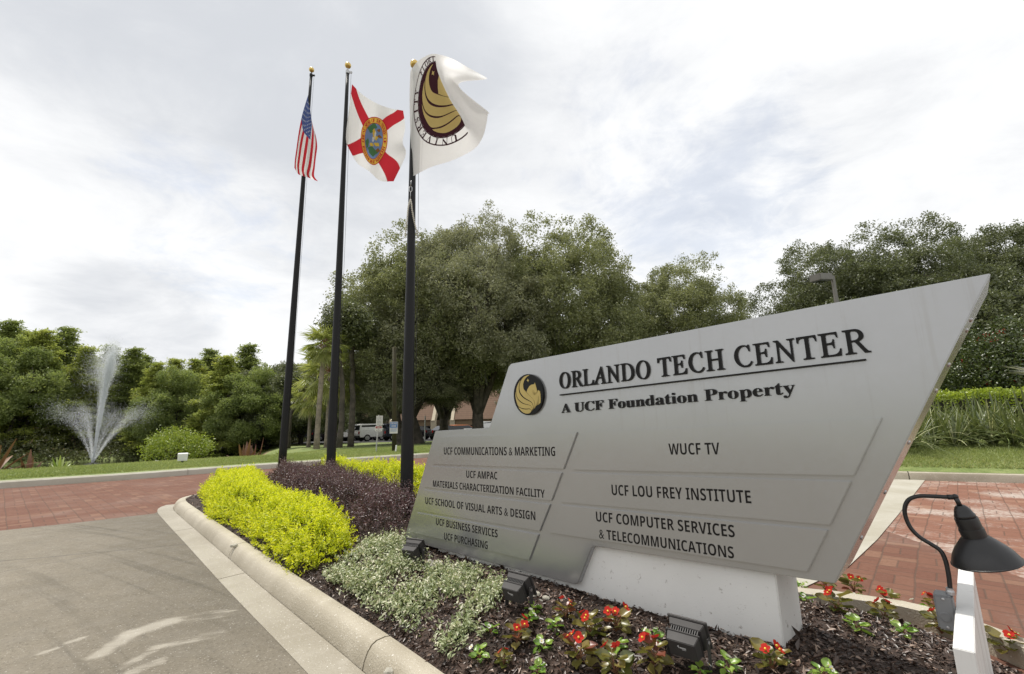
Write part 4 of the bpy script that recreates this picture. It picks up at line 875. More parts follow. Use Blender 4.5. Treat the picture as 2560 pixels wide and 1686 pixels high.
link('ground_cover', me, L_var, kind='stuff', label='cream and green variegated groundcover trailing over the mulch')

# ------------------------------------------------------------------ begonias
L_bgr, L_bgg = leafmat('bronze begonia leaf', (.12, .14, .03), (.30, .24, .07), .40, .05, .35, (.25, .08, .05)), leafmat('green begonia leaf', (.15, .30, .035), (.34, .48, .09), .40, .05, .35)
M_petr, M_petw, M_eye, M_stem = fabric('red petal', (.55, .045, .035), .3), fabric('white petal', (.82, .81, .76), .3), plain('yellow stamen', (.75, .55, .06), .6), plain('fleshy stem', (.20, .10, .05), .5)
def cup_leaf(mb_v, mb_f, base, d, n, L, Wd, cup, tints, t):
    d = d/np.linalg.norm(d); s_ = np.cross(d, n); s_ /= np.linalg.norm(s_); n = np.cross(s_, d); k0 = len(mb_v); nr = 5; ns = 5
    for i in range(nr):
        u = i/(nr-1); w = Wd*.5*math.sin(pi*(u*.86+.10))**.7
        for j in range(ns):
            v = j/(ns-1)*2-1; wob = .05*L*math.sin(6*u+4*v+L*300)
            mb_v.append(base+d*(L*u*(1-.08*v*v))+s_*(w*v)+n*(cup*(v*v*.5*Wd+.55*(u-.5)**2*L)-.18*L*u*u+wob*.5))
    for i in range(nr-1):
        for j in range(ns-1):
            a = k0+i*ns+j; mb_f.append((a, a+1, a+ns+1, a+ns)); tints.append(t)
def make_begonia(seed, red, size):
    g = np.random.default_rng(seed); root = empty('begonia', label='begonia', cat='flower'); nl = 13 if red else 8
    V, Fc, T, stems = [], [], [], MB()
    for i in range(nl):
        a = i*2.4+g.normal()*.3; lay = i/nl; tilt = .25+.9*lay
        d = np.array([cos(a)*1.0, sin(a)*1.0, tilt*.8-.15+g.normal()*.12]); n = np.array([-cos(a)*.5, -sin(a)*.5, 1.0])+g.normal(size=3)*.25
        b = np.array([cos(a)*.012, sin(a)*.012, .012+.055*lay])*size*(1 if red else .7); L = (.054 if red else .048)*size*g.uniform(.75, 1.15)
        cup_leaf(V, Fc, b+d/np.linalg.norm(d)*.012*size, d, n, L, L*.92, .30+.25*g.random(), T, g.random()*(.95 if red else 1))
        stems.tube([(0, 0, 0), tuple(b*.8), tuple(b+d/np.linalg.norm(d)*.014*size)], [.0028*size, .0022*size, .0012*size], 5, caps=False)
    me = np_mesh('leaves', np.array(V), np.array(Fc), T); me.polygons.foreach_set('use_smooth', [True]*len(me.polygons)); link('leaves', me, L_bgr if red else L_bgg, root)
    stems.build('stems', M_stem, root, smooth=True)
    for i in range((3, 3, 2)[seed % 3] if red else (2, 1, 2)[seed % 3]):
        a = g.random()*6.28; r_ = (.02+.028*g.random())*size; h = (.085+.02*g.random())*size*(1 if red else .72); c = np.array([r_*cos(a), r_*sin(a), h]); mb = MB(); ps = (.0165 if red else .013)*size; fn = unit(np.array([[cos(a)*.8+g.normal()*.3, sin(a)*.8+g.normal()*.3, .75]]))[0]
        t1 = unit(np.cross(fn, [[.3, .2, 1]]))[0]; t2 = np.cross(fn, t1)
        for k in range(4):
            b_ = k*pi/2+.3; dd = t1*cos(b_)+t2*sin(b_); ss = -t1*sin(b_)+t2*cos(b_); w_ = .8 if k % 2 else .55
            mb.add([c, c+dd*ps*.5+ss*ps*w_*.95+fn*ps*.25, c+dd*ps*1.05+ss*ps*w_*.75+fn*ps*.4, c+dd*ps*1.25+fn*ps*.35, c+dd*ps*1.05-ss*ps*w_*.75+fn*ps*.4, c+dd*ps*.5-ss*ps*w_*.95+fn*ps*.25], [(0, 1, 2, 3), (0, 3, 4, 5)])
        mb.lathe([(0, ps*.0), (ps*.28, ps*.15), (ps*.2, ps*.45), (0, ps*.5)], axisM(c, fn), 7, 1); mb.build('blossom', [M_petr if red else M_petw, M_eye], root)
    return root
PB = [[make_begonia(20+i, True, 1.0) for i in range(3)], [make_begonia(40+i, False, .8) for i in range(3)]]
used = set()
BG = [('W', 1337, 1533, 1.0, 'small green begonia without many flowers, right of the middle floodlight bracket'), ('W', 1325, 1558, .95, 'small white begonia just below the floodlight by the groundcover'), ('R', 1413, 1545, .8, 'red begonia nearest the plinth between the two floodlights'),
      ('W', 1388, 1573, .9, 'small white begonia between two red ones near the middle floodlight'), ('W', 1227, 1585, .85, 'white begonia next to the edge of the variegated groundcover'), ('R', 1295, 1613, 1.0, 'bushy red begonia midway between kerb and plinth, left part of bed'),
      ('W', 1359, 1625, .9, 'white begonia right of the bushy red begonia, left part of bed'), ('R', 1473, 1590, 1.0, 'red begonia with large olive leaves in the middle of the bed'), ('R', 1543, 1580, 1.1, 'wide olive-leaved red begonia closest to the plinth wall'),
      ('W', 1199, 1657, 1.0, 'white begonia closest to the kerb edge'), ('R', 1260, 1669, .6, 'thin small red begonia near the kerb'), ('R', 1449, 1658, 1.12, 'large bronze-leaved red begonia left of the cluster by the frame bottom'),
      ('W', 1540, 1632, 1.05, 'white begonia directly above a red one near the lower frame edge'), ('W', 1634, 1606, .95, 'small green and white begonia touching the right floodlight red begonia'), ('R', 1636, 1664, 1.05, 'red begonia immediately left of the right floodlight'),
      ('R', 1540, 1690, 1.1, 'red begonia cut off by the lower frame edge in mid bed'), ('W', 1347, 1692, .9, 'white begonia barely showing at the bottom edge, left part of bed'), ('W', 1821, 1679, .95, 'white begonia right of the floodlight below the plinth corner'),
      ('W', 1752, 1694, .9, 'white begonia at the bottom edge under the right floodlight'), ('R', 1932, 1680, 1.0, 'red begonia in front of the plinth corner at the bottom edge'), ('W', 2060, 1694, .9, 'white begonia at the bottom edge right of the plinth corner'),
      ('W', 2005, 1472, .9, 'green begonia half hidden behind the right end of the plinth'), ('W', 2018, 1502, 1.0, 'white begonia at the right side of the plinth'), ('R', 2066, 1478, .95, 'red begonia under the lower right corner of the sign'),
      ('R', 2135, 1478, 1.15, 'tall red begonia at the brick edge below the sign corner'), ('R', 2093, 1531, 1.15, 'wide red begonia right of the plinth with a drooping flower'), ('W', 2142, 1502, .95, 'white begonia between the sign corner and the brick edge'),
      ('R', 2223, 1518, 1.15, 'upright dark-leaved red begonia with two open flowers by the bricks'), ('R', 2211, 1543, 1.0, 'low red begonia in front of the dark-leaved upright one'), ('W', 2143, 1577, 1.1, 'lone white begonia in open mulch right of the plinth'),
      ('W', 2292, 1530, 1.05, 'light green white begonia left of the grey lamp box'), ('W', 2259, 1588, 1.05, 'white begonia with a fallen petal beside it, left of the white board'), ('R', 2338, 1528, .9, 'red begonia behind the grey lamp box'),
      ('R', 2352, 1574, 1.1, 'shaded red begonia under the grey lamp box'), ('R', 2524, 1640, 1.2, 'red begonia on the far side of the white board')]
for i, (k, x, y, s_, lb) in enumerate(BG):
    z = .2
    for _ in range(4):
        p = ground(x, y, z); z = bedf(p[0], p[1])
    pr_ = PB[0 if k == 'R' else 1][i % 3]; o = pr_ if id(pr_) not in used else copy_tree(pr_); used.add(id(pr_))
    o.location = (p[0], p[1], z-.004); o.rotation_euler = (0, 0, i*1.7); o.scale = (s_*.84,)*3
    o['label'] = lb; o['group'] = 'red begonias planted in the mulch' if k == 'R' else 'white begonias planted in the mulch'

# ------------------------------------------------------------------ trees
L_oak = leafmat('oak leaf', (.18, .19, .11), (.36, .365, .235), .44, .035, .5, (.33, .335, .215))
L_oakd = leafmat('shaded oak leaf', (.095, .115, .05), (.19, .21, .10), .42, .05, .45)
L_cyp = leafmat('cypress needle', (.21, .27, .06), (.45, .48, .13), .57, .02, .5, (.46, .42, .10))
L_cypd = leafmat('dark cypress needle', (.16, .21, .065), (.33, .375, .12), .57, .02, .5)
L_moss = leafmat('hanging moss', (.10, .105, .08), (.19, .19, .15), .25, .02, .6)
def blobs_dome(g, R, z0, z1, n, rb):
    B = []
    for i in range(n):
        a = i*2.39996+g.normal()*.25; f = (i+.5)/n; rr = R*math.sqrt(f)*.80*g.uniform(.85, 1.12); zc = z0+(z1-z0)*(1-(min(rr/R, .97))**2.4)*g.uniform(.66, 1.0)
        B.append((rr*cos(a), rr*sin(a), zc, rb*g.uniform(.6, 1.25)))
        if f > .35: B.append((rr*cos(a+.5)*1.02, rr*sin(a+.5)*1.02, z0+(zc-z0)*g.uniform(.15, .5)+rb*.3, rb*g.uniform(.7, 1.05)))
    return np.array(B)
def crown_points(g, B, n, flat=.8):
    pts = []; tot = 0
    while tot < n:
        k = g.integers(0, len(B), n*2); d = unit(g.normal(size=(n*2, 3))); c = B[k, :3]+d*(B[k, 3]*g.uniform(.80, 1.04, n*2))[:, None]*np.array([1, 1, flat])
        dd = np.linalg.norm((c[:, None, :]-B[None, :, :3])/np.array([1, 1, flat]), axis=2)/B[None, :, 3]; dd[np.arange(len(k)), k] = 9
        c = c[dd.min(1) > .62]; pts.append(c); tot += len(c)
    return np.concatenate(pts)[:n]
def broad_tree(seed, R, zb, zt, nclump, per, leaf, nb, rb, sig, trunk_r, nlimb, moss=0, lean=0.0):
    """returns (crown mesh, trunk mesh builder, moss mesh)"""
    g = np.random.default_rng(seed); B = blobs_dome(g, R, zb, zt-rb*.75, nb, rb); P = crown_points(g, B, nclump)
    k = len(P); cen = np.array([0, 0, zb+(zt-zb)*.3]); up_ = g.random(k) < .22; P[up_] = cen+(P[up_]-cen)*g.uniform(1.0, 1.06, (up_.sum(), 1))+np.array([0, 0, .15])
    sg = np.repeat(np.where(up_, .6, 1.0), per)[:, None]; C = np.repeat(P, per, 0)+unit(g.normal(size=(k*per, 3)))*(g.random((k*per, 1))**.5)*sig*1.75*np.array([1, 1, .85])*sg
    # fine upright sprigs on the outline
    D = unit(g.normal(size=(k*per, 3))+np.array([0, 0, .25])); N = unit(g.normal(size=(k*per, 3))+np.array([0, 0, .8]))
    L = leaf*g.uniform(.6, 1.3, k*per); t = np.clip(np.repeat(g.random(k), per)*.65+g.random(k*per)*.33, 0, .999)
    cm = leaf_mesh('crown', C, D, N, L, L*.5, t, .2)
    mb = MB(); top = zb*.55; F0 = Vector((lean, 0, top))
    mb.tube([(0, 0, -.3), (0, 0, .15), (lean*.3, 0, top*.4), (lean*.7, .05, top*.75), F0], [trunk_r*1.5, trunk_r*1.1, trunk_r*.95, trunk_r*.9, trunk_r*.85], 10)
    idx_ = np.argsort(-B[:, 3])
    for i in range(nlimb):
        a = 2*pi*i/nlimb+g.normal()*.3; e = Vector((R*.62*cos(a), R*.62*sin(a), zb+(zt-zb)*g.uniform(.35, .7))); m1 = F0.lerp(e, .35)+Vector((0, 0, -.2+.5*g.random())); m2 = F0.lerp(e, .7)+Vector((g.normal()*.4, g.normal()*.4, .5))
        pth = catmull([F0-Vector((0, 0, .4)), m1, m2, e], 5); mb.tube(pth, list(np.linspace(trunk_r*.62, trunk_r*.12, len(pth))), 7)
        for j in range(5):
            s_ = Vector(pth[int(len(pth)*(.3+.14*j))]); b2 = Vector(B[g.integers(0, len(B)), :3]); b2 = s_.lerp(b2, min(1, R*.45/max((b2-s_).length, .1))); mb.tube(catmull([s_, s_.lerp(b2, .5)+Vector((g.normal()*.25, g.normal()*.25, .3)), b2], 4), list(np.linspace(trunk_r*.26, trunk_r*.05, 9)), 5)
    mm = None
    if moss:
        q_ = P[P[:, 2] < zb+(zt-zb)*.3]; q_ = q_[g.integers(0, len(q_), moss)]
        Cs = np.repeat(q_, 14, 0)+g.normal(size=(moss*14, 3))*np.array([.12, .12, .3]); Dm = np.tile(np.array([[0, 0, -1.0]]), (len(Cs), 1))+g.normal(size=(len(Cs), 3))*.08
        mm = leaf_mesh('moss', Cs, Dm, g.normal(size=(len(Cs), 3)), g.uniform(.3, .8, len(Cs)), .035, g.random(len(Cs)), .1)
    return cm, mb, mm
def tree_thing(name, meshes, mats, loc, rz=0, s=(1, 1, 1), **kw):
    r = empty(name, loc, rz, **kw); r.scale = s if hasattr(s, '__len__') else (s,)*3
    for nm, me, m in meshes:
        o = bpy.data.objects.new(nm, me); COL.objects.link(o); o.parent = r
        if nm in ('blossoms', 'hanging_moss'): o['kind'] = 'stuff'
        if not me.materials: me.materials.append(m)
    return r
def mesh_of(mb, name, m):
    o = mb.build(name, m, None, smooth=True); me = o.data; bpy.data.objects.remove(o); return me
cA, tA, mA = broad_tree(101, 6.9, 3.6, 15.4, 3000, 72, .145, 26, 2.0, .34, .42, 5, 60)
cB, tB, mB_ = broad_tree(102, 5.8, 3.2, 13.7, 2500, 70, .145, 20, 1.8, .33, .34, 6, 46, .5)
cD, tD, _ = broad_tree(103, 4.8, 1.6, 10.7, 1600, 54, .19, 17, 1.6, .36, .24, 5)
OA = [('crown', cA, L_oak), ('trunk', mesh_of(tA, 'trunk', M_bark), M_bark), ('hanging_moss', mA, L_moss)]
L_oakg = leafmat('green oak leaf', (.16, .18, .08), (.33, .345, .175), .44, .035, .5, (.30, .32, .16))
OB = [('crown', cB, L_oakg), ('trunk', mesh_of(tB, 'trunk', M_bark), M_bark), ('hanging_moss', mB_, L_moss)]
OD = [('crown', cD, L_oakd), ('trunk', mesh_of(tD, 'trunk', M_barkd), M_barkd)]
def on_terrain(px, Y):
    p = atY(px, 1100, Y); return np.array([p[0], Y, gzf(p[0], Y)])
G1 = 'large live oaks behind the sign'
OAKS = [(OA, 1195, 31, 1.0, .3, 1.05, 'tallest broad grey-green oak whose crown rises right of the nearest flagpole'), (OB, 1045, 31.5, 1.12, 3.7, .95, 'grey-green oak with its crown directly behind the nearest flagpole'),
        (OB, 1440, 32.5, 1.16, 3.1, 1.0, 'oak partly hidden by the sign, its crown joining the tallest one on the right'), (OB, 1705, 37, 1.06, 4.4, 1.0, 'separate rounded oak above the middle of the sign against the sky'),
        (OA, 1110, 40, 1.0, 2.2, 1.06, 'oak standing behind the tallest one near the tiled building'), (OA, 1000, 30, .68, 5.1, .80, 'shorter oak at the left shoulder of the oak group, by the palm'), (OB, 1815, 38, .52, .9, .85, 'small oak low over the sign at the right end of the gap of sky')]
for M_, px, Y, s_, rz, sz, lb in OAKS:
    p = on_terrain(px, Y); tree_thing('oak_tree', M_, None, tuple(p), rz, (s_, s_, s_*sz/ (1 if s_ == 0 else 1)), label=lb, cat='tree', group=G1)
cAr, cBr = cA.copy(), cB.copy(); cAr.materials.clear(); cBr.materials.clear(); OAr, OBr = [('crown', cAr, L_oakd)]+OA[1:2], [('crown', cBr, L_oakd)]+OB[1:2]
G2 = 'dark oaks behind the right end of the sign'
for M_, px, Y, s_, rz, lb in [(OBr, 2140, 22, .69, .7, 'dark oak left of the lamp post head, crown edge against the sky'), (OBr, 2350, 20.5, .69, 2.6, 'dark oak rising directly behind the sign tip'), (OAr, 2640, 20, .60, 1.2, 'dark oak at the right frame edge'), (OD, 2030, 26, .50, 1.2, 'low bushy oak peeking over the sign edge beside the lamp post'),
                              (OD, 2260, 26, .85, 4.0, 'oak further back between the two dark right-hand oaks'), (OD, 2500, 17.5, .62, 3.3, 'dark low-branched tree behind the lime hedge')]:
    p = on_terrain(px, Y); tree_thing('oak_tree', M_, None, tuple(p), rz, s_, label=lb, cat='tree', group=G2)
# conifers round the pond
def cypress(seed, H, R, nclump, per, leaf, ncol=1.0):
    g = np.random.default_rng(seed); Cs = []; mb = MB(); mb.tube([(0, 0, -.3), (0, 0, H*.1), (0, 0, H*.6), (0, 0, H*.97)], [.30, .2, .11, .02], 8)
    nb = 95; out = []
    for i in range(nb):
        f = (i/nb)**.85; z = H*(.05+.92*f); r_ = R*((1-f)**.78*1.0+.06)*g.uniform(.45, 1.25)*(1+.22*math.sin(a_:=i*2.39996+seed)*math.sin(i*.23+seed))*(1 if f > .06 else .8+3*f); a = i*2.39996+g.normal()*.3
        tip = np.array([r_*cos(a), r_*sin(a), z+.10*r_]); mb.tube([(0, 0, z-.15), tuple(tip*np.array([.6, .6, 1])), tuple(tip)], [.045, .025, .008], 4, caps=False)
        m_ = max(3, int(nclump*r_/R/nb*1.6)); u = g.uniform(.25, 1.05, m_)**.8; q_ = np.stack([tip[0]*u, tip[1]*u, z+.1*r_*u-.12*(u**2)*r_], 1); out.append(q_+g.normal(size=(m_, 3))*np.array([.22, .22, .08]))
    P = np.concatenate(out); k = len(P); C = np.repeat(P, per, 0)+g.normal(size=(k*per, 3))*np.array([.26, .26, .10])
    D = unit(g.normal(size=(k*per, 3))*np.array([1, 1, .45])+np.array([0, 0, -.12])); N = unit(g.normal(size=(k*per, 3))*.5+np.array([0, 0, 1.0])); L = leaf*g.uniform(.6, 1.3, k*per)
    return leaf_mesh('crown', C, D, N, L, L*.42, np.clip(np.repeat(g.random(k), per)*.5+g.random(k*per)*.5, 0, .999), .1), mesh_of(mb, 'trunk', M_bark)
y1, yt1 = cypress(201, 12.5, 3.3, 1500, 34, .27); y2, yt2 = cypress(202, 11.0, 3.0, 1300, 34, .27)
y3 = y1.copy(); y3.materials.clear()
def ct(me, tm, lm): return [('crown', me, lm), ('trunk', tm, M_bark)]
cM, tM, _ = broad_tree(104, 4.4, 1.2, 11.5, 1500, 52, .20, 18, 1.35, .36, .22, 5); L_mid = leafmat('mid green leaf', (.16, .22, .06), (.35, .40, .13), .52, .03, .5)
OM = [('crown', cM, L_mid), ('trunk', mesh_of(tM, 'trunk', M_bark), M_bark)]
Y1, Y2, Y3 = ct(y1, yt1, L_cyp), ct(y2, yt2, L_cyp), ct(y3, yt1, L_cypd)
G3 = 'feathery conifers along the far bank of the pond'
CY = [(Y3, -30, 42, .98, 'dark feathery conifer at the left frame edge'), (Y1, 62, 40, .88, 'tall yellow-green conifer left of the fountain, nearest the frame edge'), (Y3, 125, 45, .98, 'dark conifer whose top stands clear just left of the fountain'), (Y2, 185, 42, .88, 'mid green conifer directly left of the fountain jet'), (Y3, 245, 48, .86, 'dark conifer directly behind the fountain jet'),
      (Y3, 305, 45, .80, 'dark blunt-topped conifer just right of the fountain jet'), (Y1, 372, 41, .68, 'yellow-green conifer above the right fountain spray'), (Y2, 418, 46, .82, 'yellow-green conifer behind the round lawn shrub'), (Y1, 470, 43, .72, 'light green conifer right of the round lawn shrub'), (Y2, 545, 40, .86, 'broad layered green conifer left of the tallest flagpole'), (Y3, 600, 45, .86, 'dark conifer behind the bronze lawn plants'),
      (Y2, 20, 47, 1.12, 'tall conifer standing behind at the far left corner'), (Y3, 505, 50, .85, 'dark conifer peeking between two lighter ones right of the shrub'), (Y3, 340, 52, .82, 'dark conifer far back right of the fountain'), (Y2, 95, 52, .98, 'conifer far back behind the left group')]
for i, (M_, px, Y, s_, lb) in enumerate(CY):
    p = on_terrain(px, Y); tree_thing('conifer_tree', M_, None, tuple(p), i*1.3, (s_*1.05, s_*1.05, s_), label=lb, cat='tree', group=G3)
for px, Y, s_, rz, lb in [(15, 39, .92, 0, 'rounded mid green tree at the left frame edge by the pond'), (430, 41, .74, 2, 'rounded mid green tree behind the round lawn shrub'), (620, 40, .74, 4, 'rounded mid green tree left of the tallest flagpole')]:
    p = on_terrain(px, Y); tree_thing('broadleaf_tree', OM, None, tuple(p), rz, s_, label=lb, cat='tree', group='broadleaf trees among the conifers by the pond')
G4 = 'dark trees filling the background beyond the parking lot'
BK = [(668, 43, .80, 'dark oak between the conifers and the tallest flagpole'), (712, 44, .82, 'dark oak directly behind the tallest flagpole'), (752, 44, .9, 'dark oak behind the palm trunk'), (600, 56, 1.0, 'dark tree far behind the bronze lawn plants'), (690, 60, 1.05, 'dark tree far behind the left parked cars'), (780, 62, 1.05, 'dark tree far behind the palm'), (850, 58, 1.0, 'dark tree left of the tiled building'),
      (940, 78, 1.1, 'dark tree behind the left tiled roof'), (1030, 80, 1.0, 'dark tree behind the middle tiled roof'), (1120, 78, 1.05, 'dark tree behind the recessed building entrance'), (1210, 80, 1.1, 'dark tree behind the right tiled roof'), (1320, 72, 1.1, 'dark tree behind the sign beyond the lot'),
      (-80, 50, 1.2, 'dark tree beyond the left frame edge behind the pond'), (160, 60, 1.15, 'dark tree far behind the fountain'), (290, 60, 1.0, 'dark tree far behind the right fountain spray'), (430, 60, 1.0, 'dark tree far behind the round lawn shrub'), (530, 60, 1.0, 'dark tree far behind the broad layered conifer'), (1440, 64, .95, 'dark tree far behind the sign panels, leftmost of the hidden row'), (1580, 62, .9, 'dark tree far behind the middle of the sign'), (1720, 60, .9, 'dark tree far behind the sign title'), (1860, 58, .85, 'dark tree far behind the sign, left of the lamp post'), (2000, 54, .85, 'dark tree far behind the sign and lamp post'), (2140, 48, .8, 'dark tree far behind the sign tip')]
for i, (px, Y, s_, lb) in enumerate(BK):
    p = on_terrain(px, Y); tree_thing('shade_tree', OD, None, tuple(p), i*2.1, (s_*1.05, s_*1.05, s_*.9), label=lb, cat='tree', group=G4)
# bare-looking slender trunks in the lawn strip, palms
L_palm = leafmat('fan palm leaf', (.24, .29, .07), (.52, .53, .19), .45, .05, .4, (.60, .55, .25))
def fan_palm(seed, H, nf, R, tr, skirt=True, lm=None, pet=.9):
    g = np.random.default_rng(seed); Cs, Ds, Ns, Ls, Ts = [], [], [], [], []; mb = MB()
    bendx = .25*g.normal()
    pth = [(bendx*(i/8)**2, 0, H*i/8-.2*(i == 0)) for i in range(9)]; tm = MB().tube(pth, [tr*1.35]+[tr*(1.02-.02*i) for i in range(7)]+[tr*1.1], 12)
    top = np.array(pth[-1])
    for i in range(nf):
        a = i*2.39996; el = radians(78-140*(i/nf)**.9)+g.normal()*.1; d = np.array([cos(a)*cos(el), sin(a)*cos(el), sin(el)]); e = top+d*pet*g.uniform(.85, 1.15)+np.array([0, 0, -.10*cos(el)])
        mb.tube([top+d*.08, (top+e)/2+np.array([0, 0, .04]), e], [.022, .014, .01], 4, caps=False)
        s_ = unit(np.cross(d, [[0, 0, 1.0]]))[0]; n = np.cross(s_, d); tt = g.random()
        for k in range(22):
            b_ = radians(-115+230*k/21); dd = d*cos(b_)+s_*sin(b_)+n*(-.25*abs(sin(b_))) - np.array([0, 0, .30+.25*g.random()])*(1-.4*sin(max(el, 0)))
            Cs.append(e); Ds.append(dd); Ns.append(n+g.normal(size=3)*.25); Ls.append(R*(.75+.25*cos(b_))*g.uniform(.85, 1.1)); Ts.append(min(.999, .25*tt+.65*g.random()*(.5+.5*(i/nf))+ (.2 if i > nf*.85 else 0)))
    me = leaf_mesh('fronds', np.array(Cs), np.array(Ds), np.array(Ns), np.array(Ls), .055*R/.8, np.array(Ts), .15)
    return [('fronds', me, lm or L_palm), ('stalks', mesh_of(mb, 'stalks', M_stem), M_stem), ('trunk', mesh_of(tm, 'trunk', M_barkp), M_barkp)]
p = ground(791, 1124, .0); p[2] = gzf(p[0], p[1])
pm = fan_palm(301, 5.25, 46, .74, .125, True, None, .62); tree_thing('palm_tree', pm, None, tuple(p), 0, 1, label='fan palm with a pale trunk standing between the two left flagpoles', cat='palm', group='fan palms on the lawn strip')
pm2 = fan_palm(302, 3.4, 34, .95, .12)
for px, Y, s_, rz, lb in [(772, 31, 1.0, 1.0, 'shorter fan palm partly hidden behind the pale palm trunk'), (818, 27, 1.28, 2.0, 'dark-trunked fan palm just right of the pale palm trunk')]:
    p = on_terrain(px, Y); tree_thing('palm_tree', pm2, None, tuple(p), rz, s_, label=lb, cat='palm', group='fan palms on the lawn strip')
def slender(seed, H, r_):
    g = np.random.default_rng(seed); n = 9; pth = [(.12*g.normal()*(i/n)+.25*math.sin(i*.5+seed)*(i/n), .1*g.normal()*(i/n), H*i/n-.2) for i in range(n+1)]
    return mesh_of(MB().tube(pth, list(np.linspace(r_*1.25, r_*.7, n+1)), 9), 'trunk', M_bark)
sm1, sm2 = slender(1, 7.5, .13), slender(4, 7.5, .15)
g = np.random.default_rng(33); q_ = unit(g.normal(size=(420, 3)))*(g.random((420, 1))**.4)*np.array([1.2, 1.2, 1.1])+np.array([0, 0, 7.4]); C = np.repeat(q_, 22, 0)+g.normal(size=(420*22, 3))*.22
sc_ = leaf_mesh('crown', C, g.normal(size=C.shape), g.normal(size=C.shape)+np.array([0, 0, .8]), .19*g.uniform(.6, 1.2, len(C)), .09, g.random(len(C)), .2)
for i, (px, py, me_, lb) in enumerate([(848, 1118, sm1, 'slim grey tree trunk right of the middle flagpole on the lawn'), (877, 1114, sm2, 'slim dark tree trunk left of the parked white car'), (722, 1108, sm1, 'pale slim trunk beside the tallest flagpole')]):
    p = ground(px, py, .05); p[2] = gzf(p[0], p[1]); tree_thing('slender_tree', [('trunk', me_, M_bark), ('crown', sc_, L_oakd)], None, tuple(p), i*2, (1, 1, .62 if i == 2 else .9), label=lb, cat='tree', group='slim trees on the lawn strip')

# ------------------------------------------------------------------ lawn grass, stuff
L_grass = leafmat('grass blade', (.20, .26, .065), (.42, .45, .18), .45, .03, .4, (.52, .48, .24))
def blades(n, a0, a1, d0, d1, L, seed, pw=1.4):
    g = np.random.default_rng(seed); a = np.radians(g.uniform(a0, a1, n)); d = d0+(d1-d0)*g.random(n)**pw; r_ = kr(a)+d; x = O2[0]+r_*np.cos(a); y = O2[1]+r_*np.sin(a); z = gz(x, y)
    D = g.normal(size=(n, 3))*.45; D[:, 2] = .8; C = np.stack([x, y, z-.004], 1); l = L*g.uniform(.5, 1.25, n)
    me = leaf_mesh('grass', C, D, g.normal(size=(n, 3)), l, .010+.0*l, np.clip(g.random(n)*.8+.2*np.sin(x*1.1)*np.cos(y*.9), 0, .999), .2)
    link('grass', me, L_grass, kind='stuff', label='mown grass of the lawn beside the brick road')
blades(90000, 92, 178, .27, 6.0, .055, 61); blades(60000, 4, 46, .27, 4.3, .06, 62, 1.1)

# tangled undergrowth along the far bank of the pond, under the conifers
g = np.random.default_rng(91); n = 3600; a = np.radians(g.uniform(116, 179, n)); d = g.uniform(37.4, 50, n); r_ = kr(a)+d; x = O2[0]+r_*np.cos(a); y = O2[1]+r_*np.sin(a)
hh = g.random(n)**1.6*np.clip(1.1+.9*np.sin(x*.6)*np.cos(y*.5), .35, 2.2); P = np.stack([x, y, gz(x, y)+hh], 1); C = np.repeat(P, 16, 0)+g.normal(size=(n*16, 3))*np.array([.35, .35, .18])
me = leaf_mesh('undergrowth', C, g.normal(size=C.shape)+np.array([0, 0, .3]), g.normal(size=C.shape)+np.array([0, 0, .8]), .26*g.uniform(.6, 1.2, len(C)), .12, np.clip(np.repeat(g.random(n), 16)*.6+g.random(len(C))*.4, 0, .999), .2)
link('undergrowth', me, leafmat('undergrowth leaf', (.045, .055, .018), (.12, .13, .045), .3, .03, .5, (.20, .15, .09)), kind='stuff', label='dark tangled undergrowth along the far bank of the pond')
# ------------------------------------------------------------------ plants on the left lawn
L_spk, L_brz = leafmat('spiky green leaf', (.12, .19, .03), (.30, .36, .09), .3, .06, .4), leafmat('bronze leaf', (.075, .030, .022), (.22, .12, .06), .2, .03, .5, (.20, .09, .075))
def strap_plant(seed, n, L, Wd, up, m, name, droop=.5, base=.06):
    g = np.random.default_rng(seed); V, Fc, T = [], [], []
    for i in range(n):
        a = i*2.39996+g.normal()*.3; el = up*(1-.75*(i/n))+.1*g.normal(); d = np.array([cos(a)*cos(el), sin(a)*cos(el), sin(el)]); ln = L*g.uniform(.7, 1.15); s_ = np.array([-sin(a), cos(a), 0]); k0 = len(V); ns = 6; t = g.random()
        for j in range(ns):
            u = j/(ns-1); c = np.array([cos(a), sin(a), 0])*base*.5+np.array([0, 0, base*i/n])+d*ln*u+np.array([0, 0, -droop*ln*u*u*cos(el)]); w = Wd*.5*(math.sin(pi*min(.97, .12+u*.86))**.8); nn = np.cross(s_, d); V += [c-s_*w+nn*w*.35, c-nn*0, c+s_*w+nn*w*.35]
        for j in range(ns-1):
            for q2 in range(2): Fc.append((k0+j*3+q2, k0+j*3+q2+1, k0+j*3+4+q2, k0+j*3+3+q2)); T.append(min(.999, t*.8+.2*(q2 == 0)))
    return np_mesh('leaves', np.array(V), np.array(Fc), T)
def plant_at(name, px, py, me, m, rz, s_, lb, cat='plant', group=None, z=.14):
    p = ground(px, py, z); p[2] = gzf(p[0], p[1])-.02; return tree_thing(name, [('leaves', me, m), ('stalk', STK, M_stem)], None, tuple(p), rz, s_, label=lb, cat=cat, group=group)
STK = mesh_of(MB().tube([(0, 0, -.05), (.01, 0, .12), (0, .01, .3)], [.03, .025, .012], 6), 'stalk', M_stem)
GP = 'ornamental strap-leaved plants on the far lawn'
spk, brz, brz2 = strap_plant(401, 34, .85, .085, 1.3, L_spk, 's', .35), strap_plant(402, 13, 1.0, .10, 1.5, L_brz, 'b', .45), strap_plant(403, 8, .85, .11, 1.5, L_brz, 'b', .5)
plant_at('spiky_plant', 152, 1160, spk, L_spk, .4, .78, 'green spiky plant on the lawn edge left of the fountain', 'plant', GP)
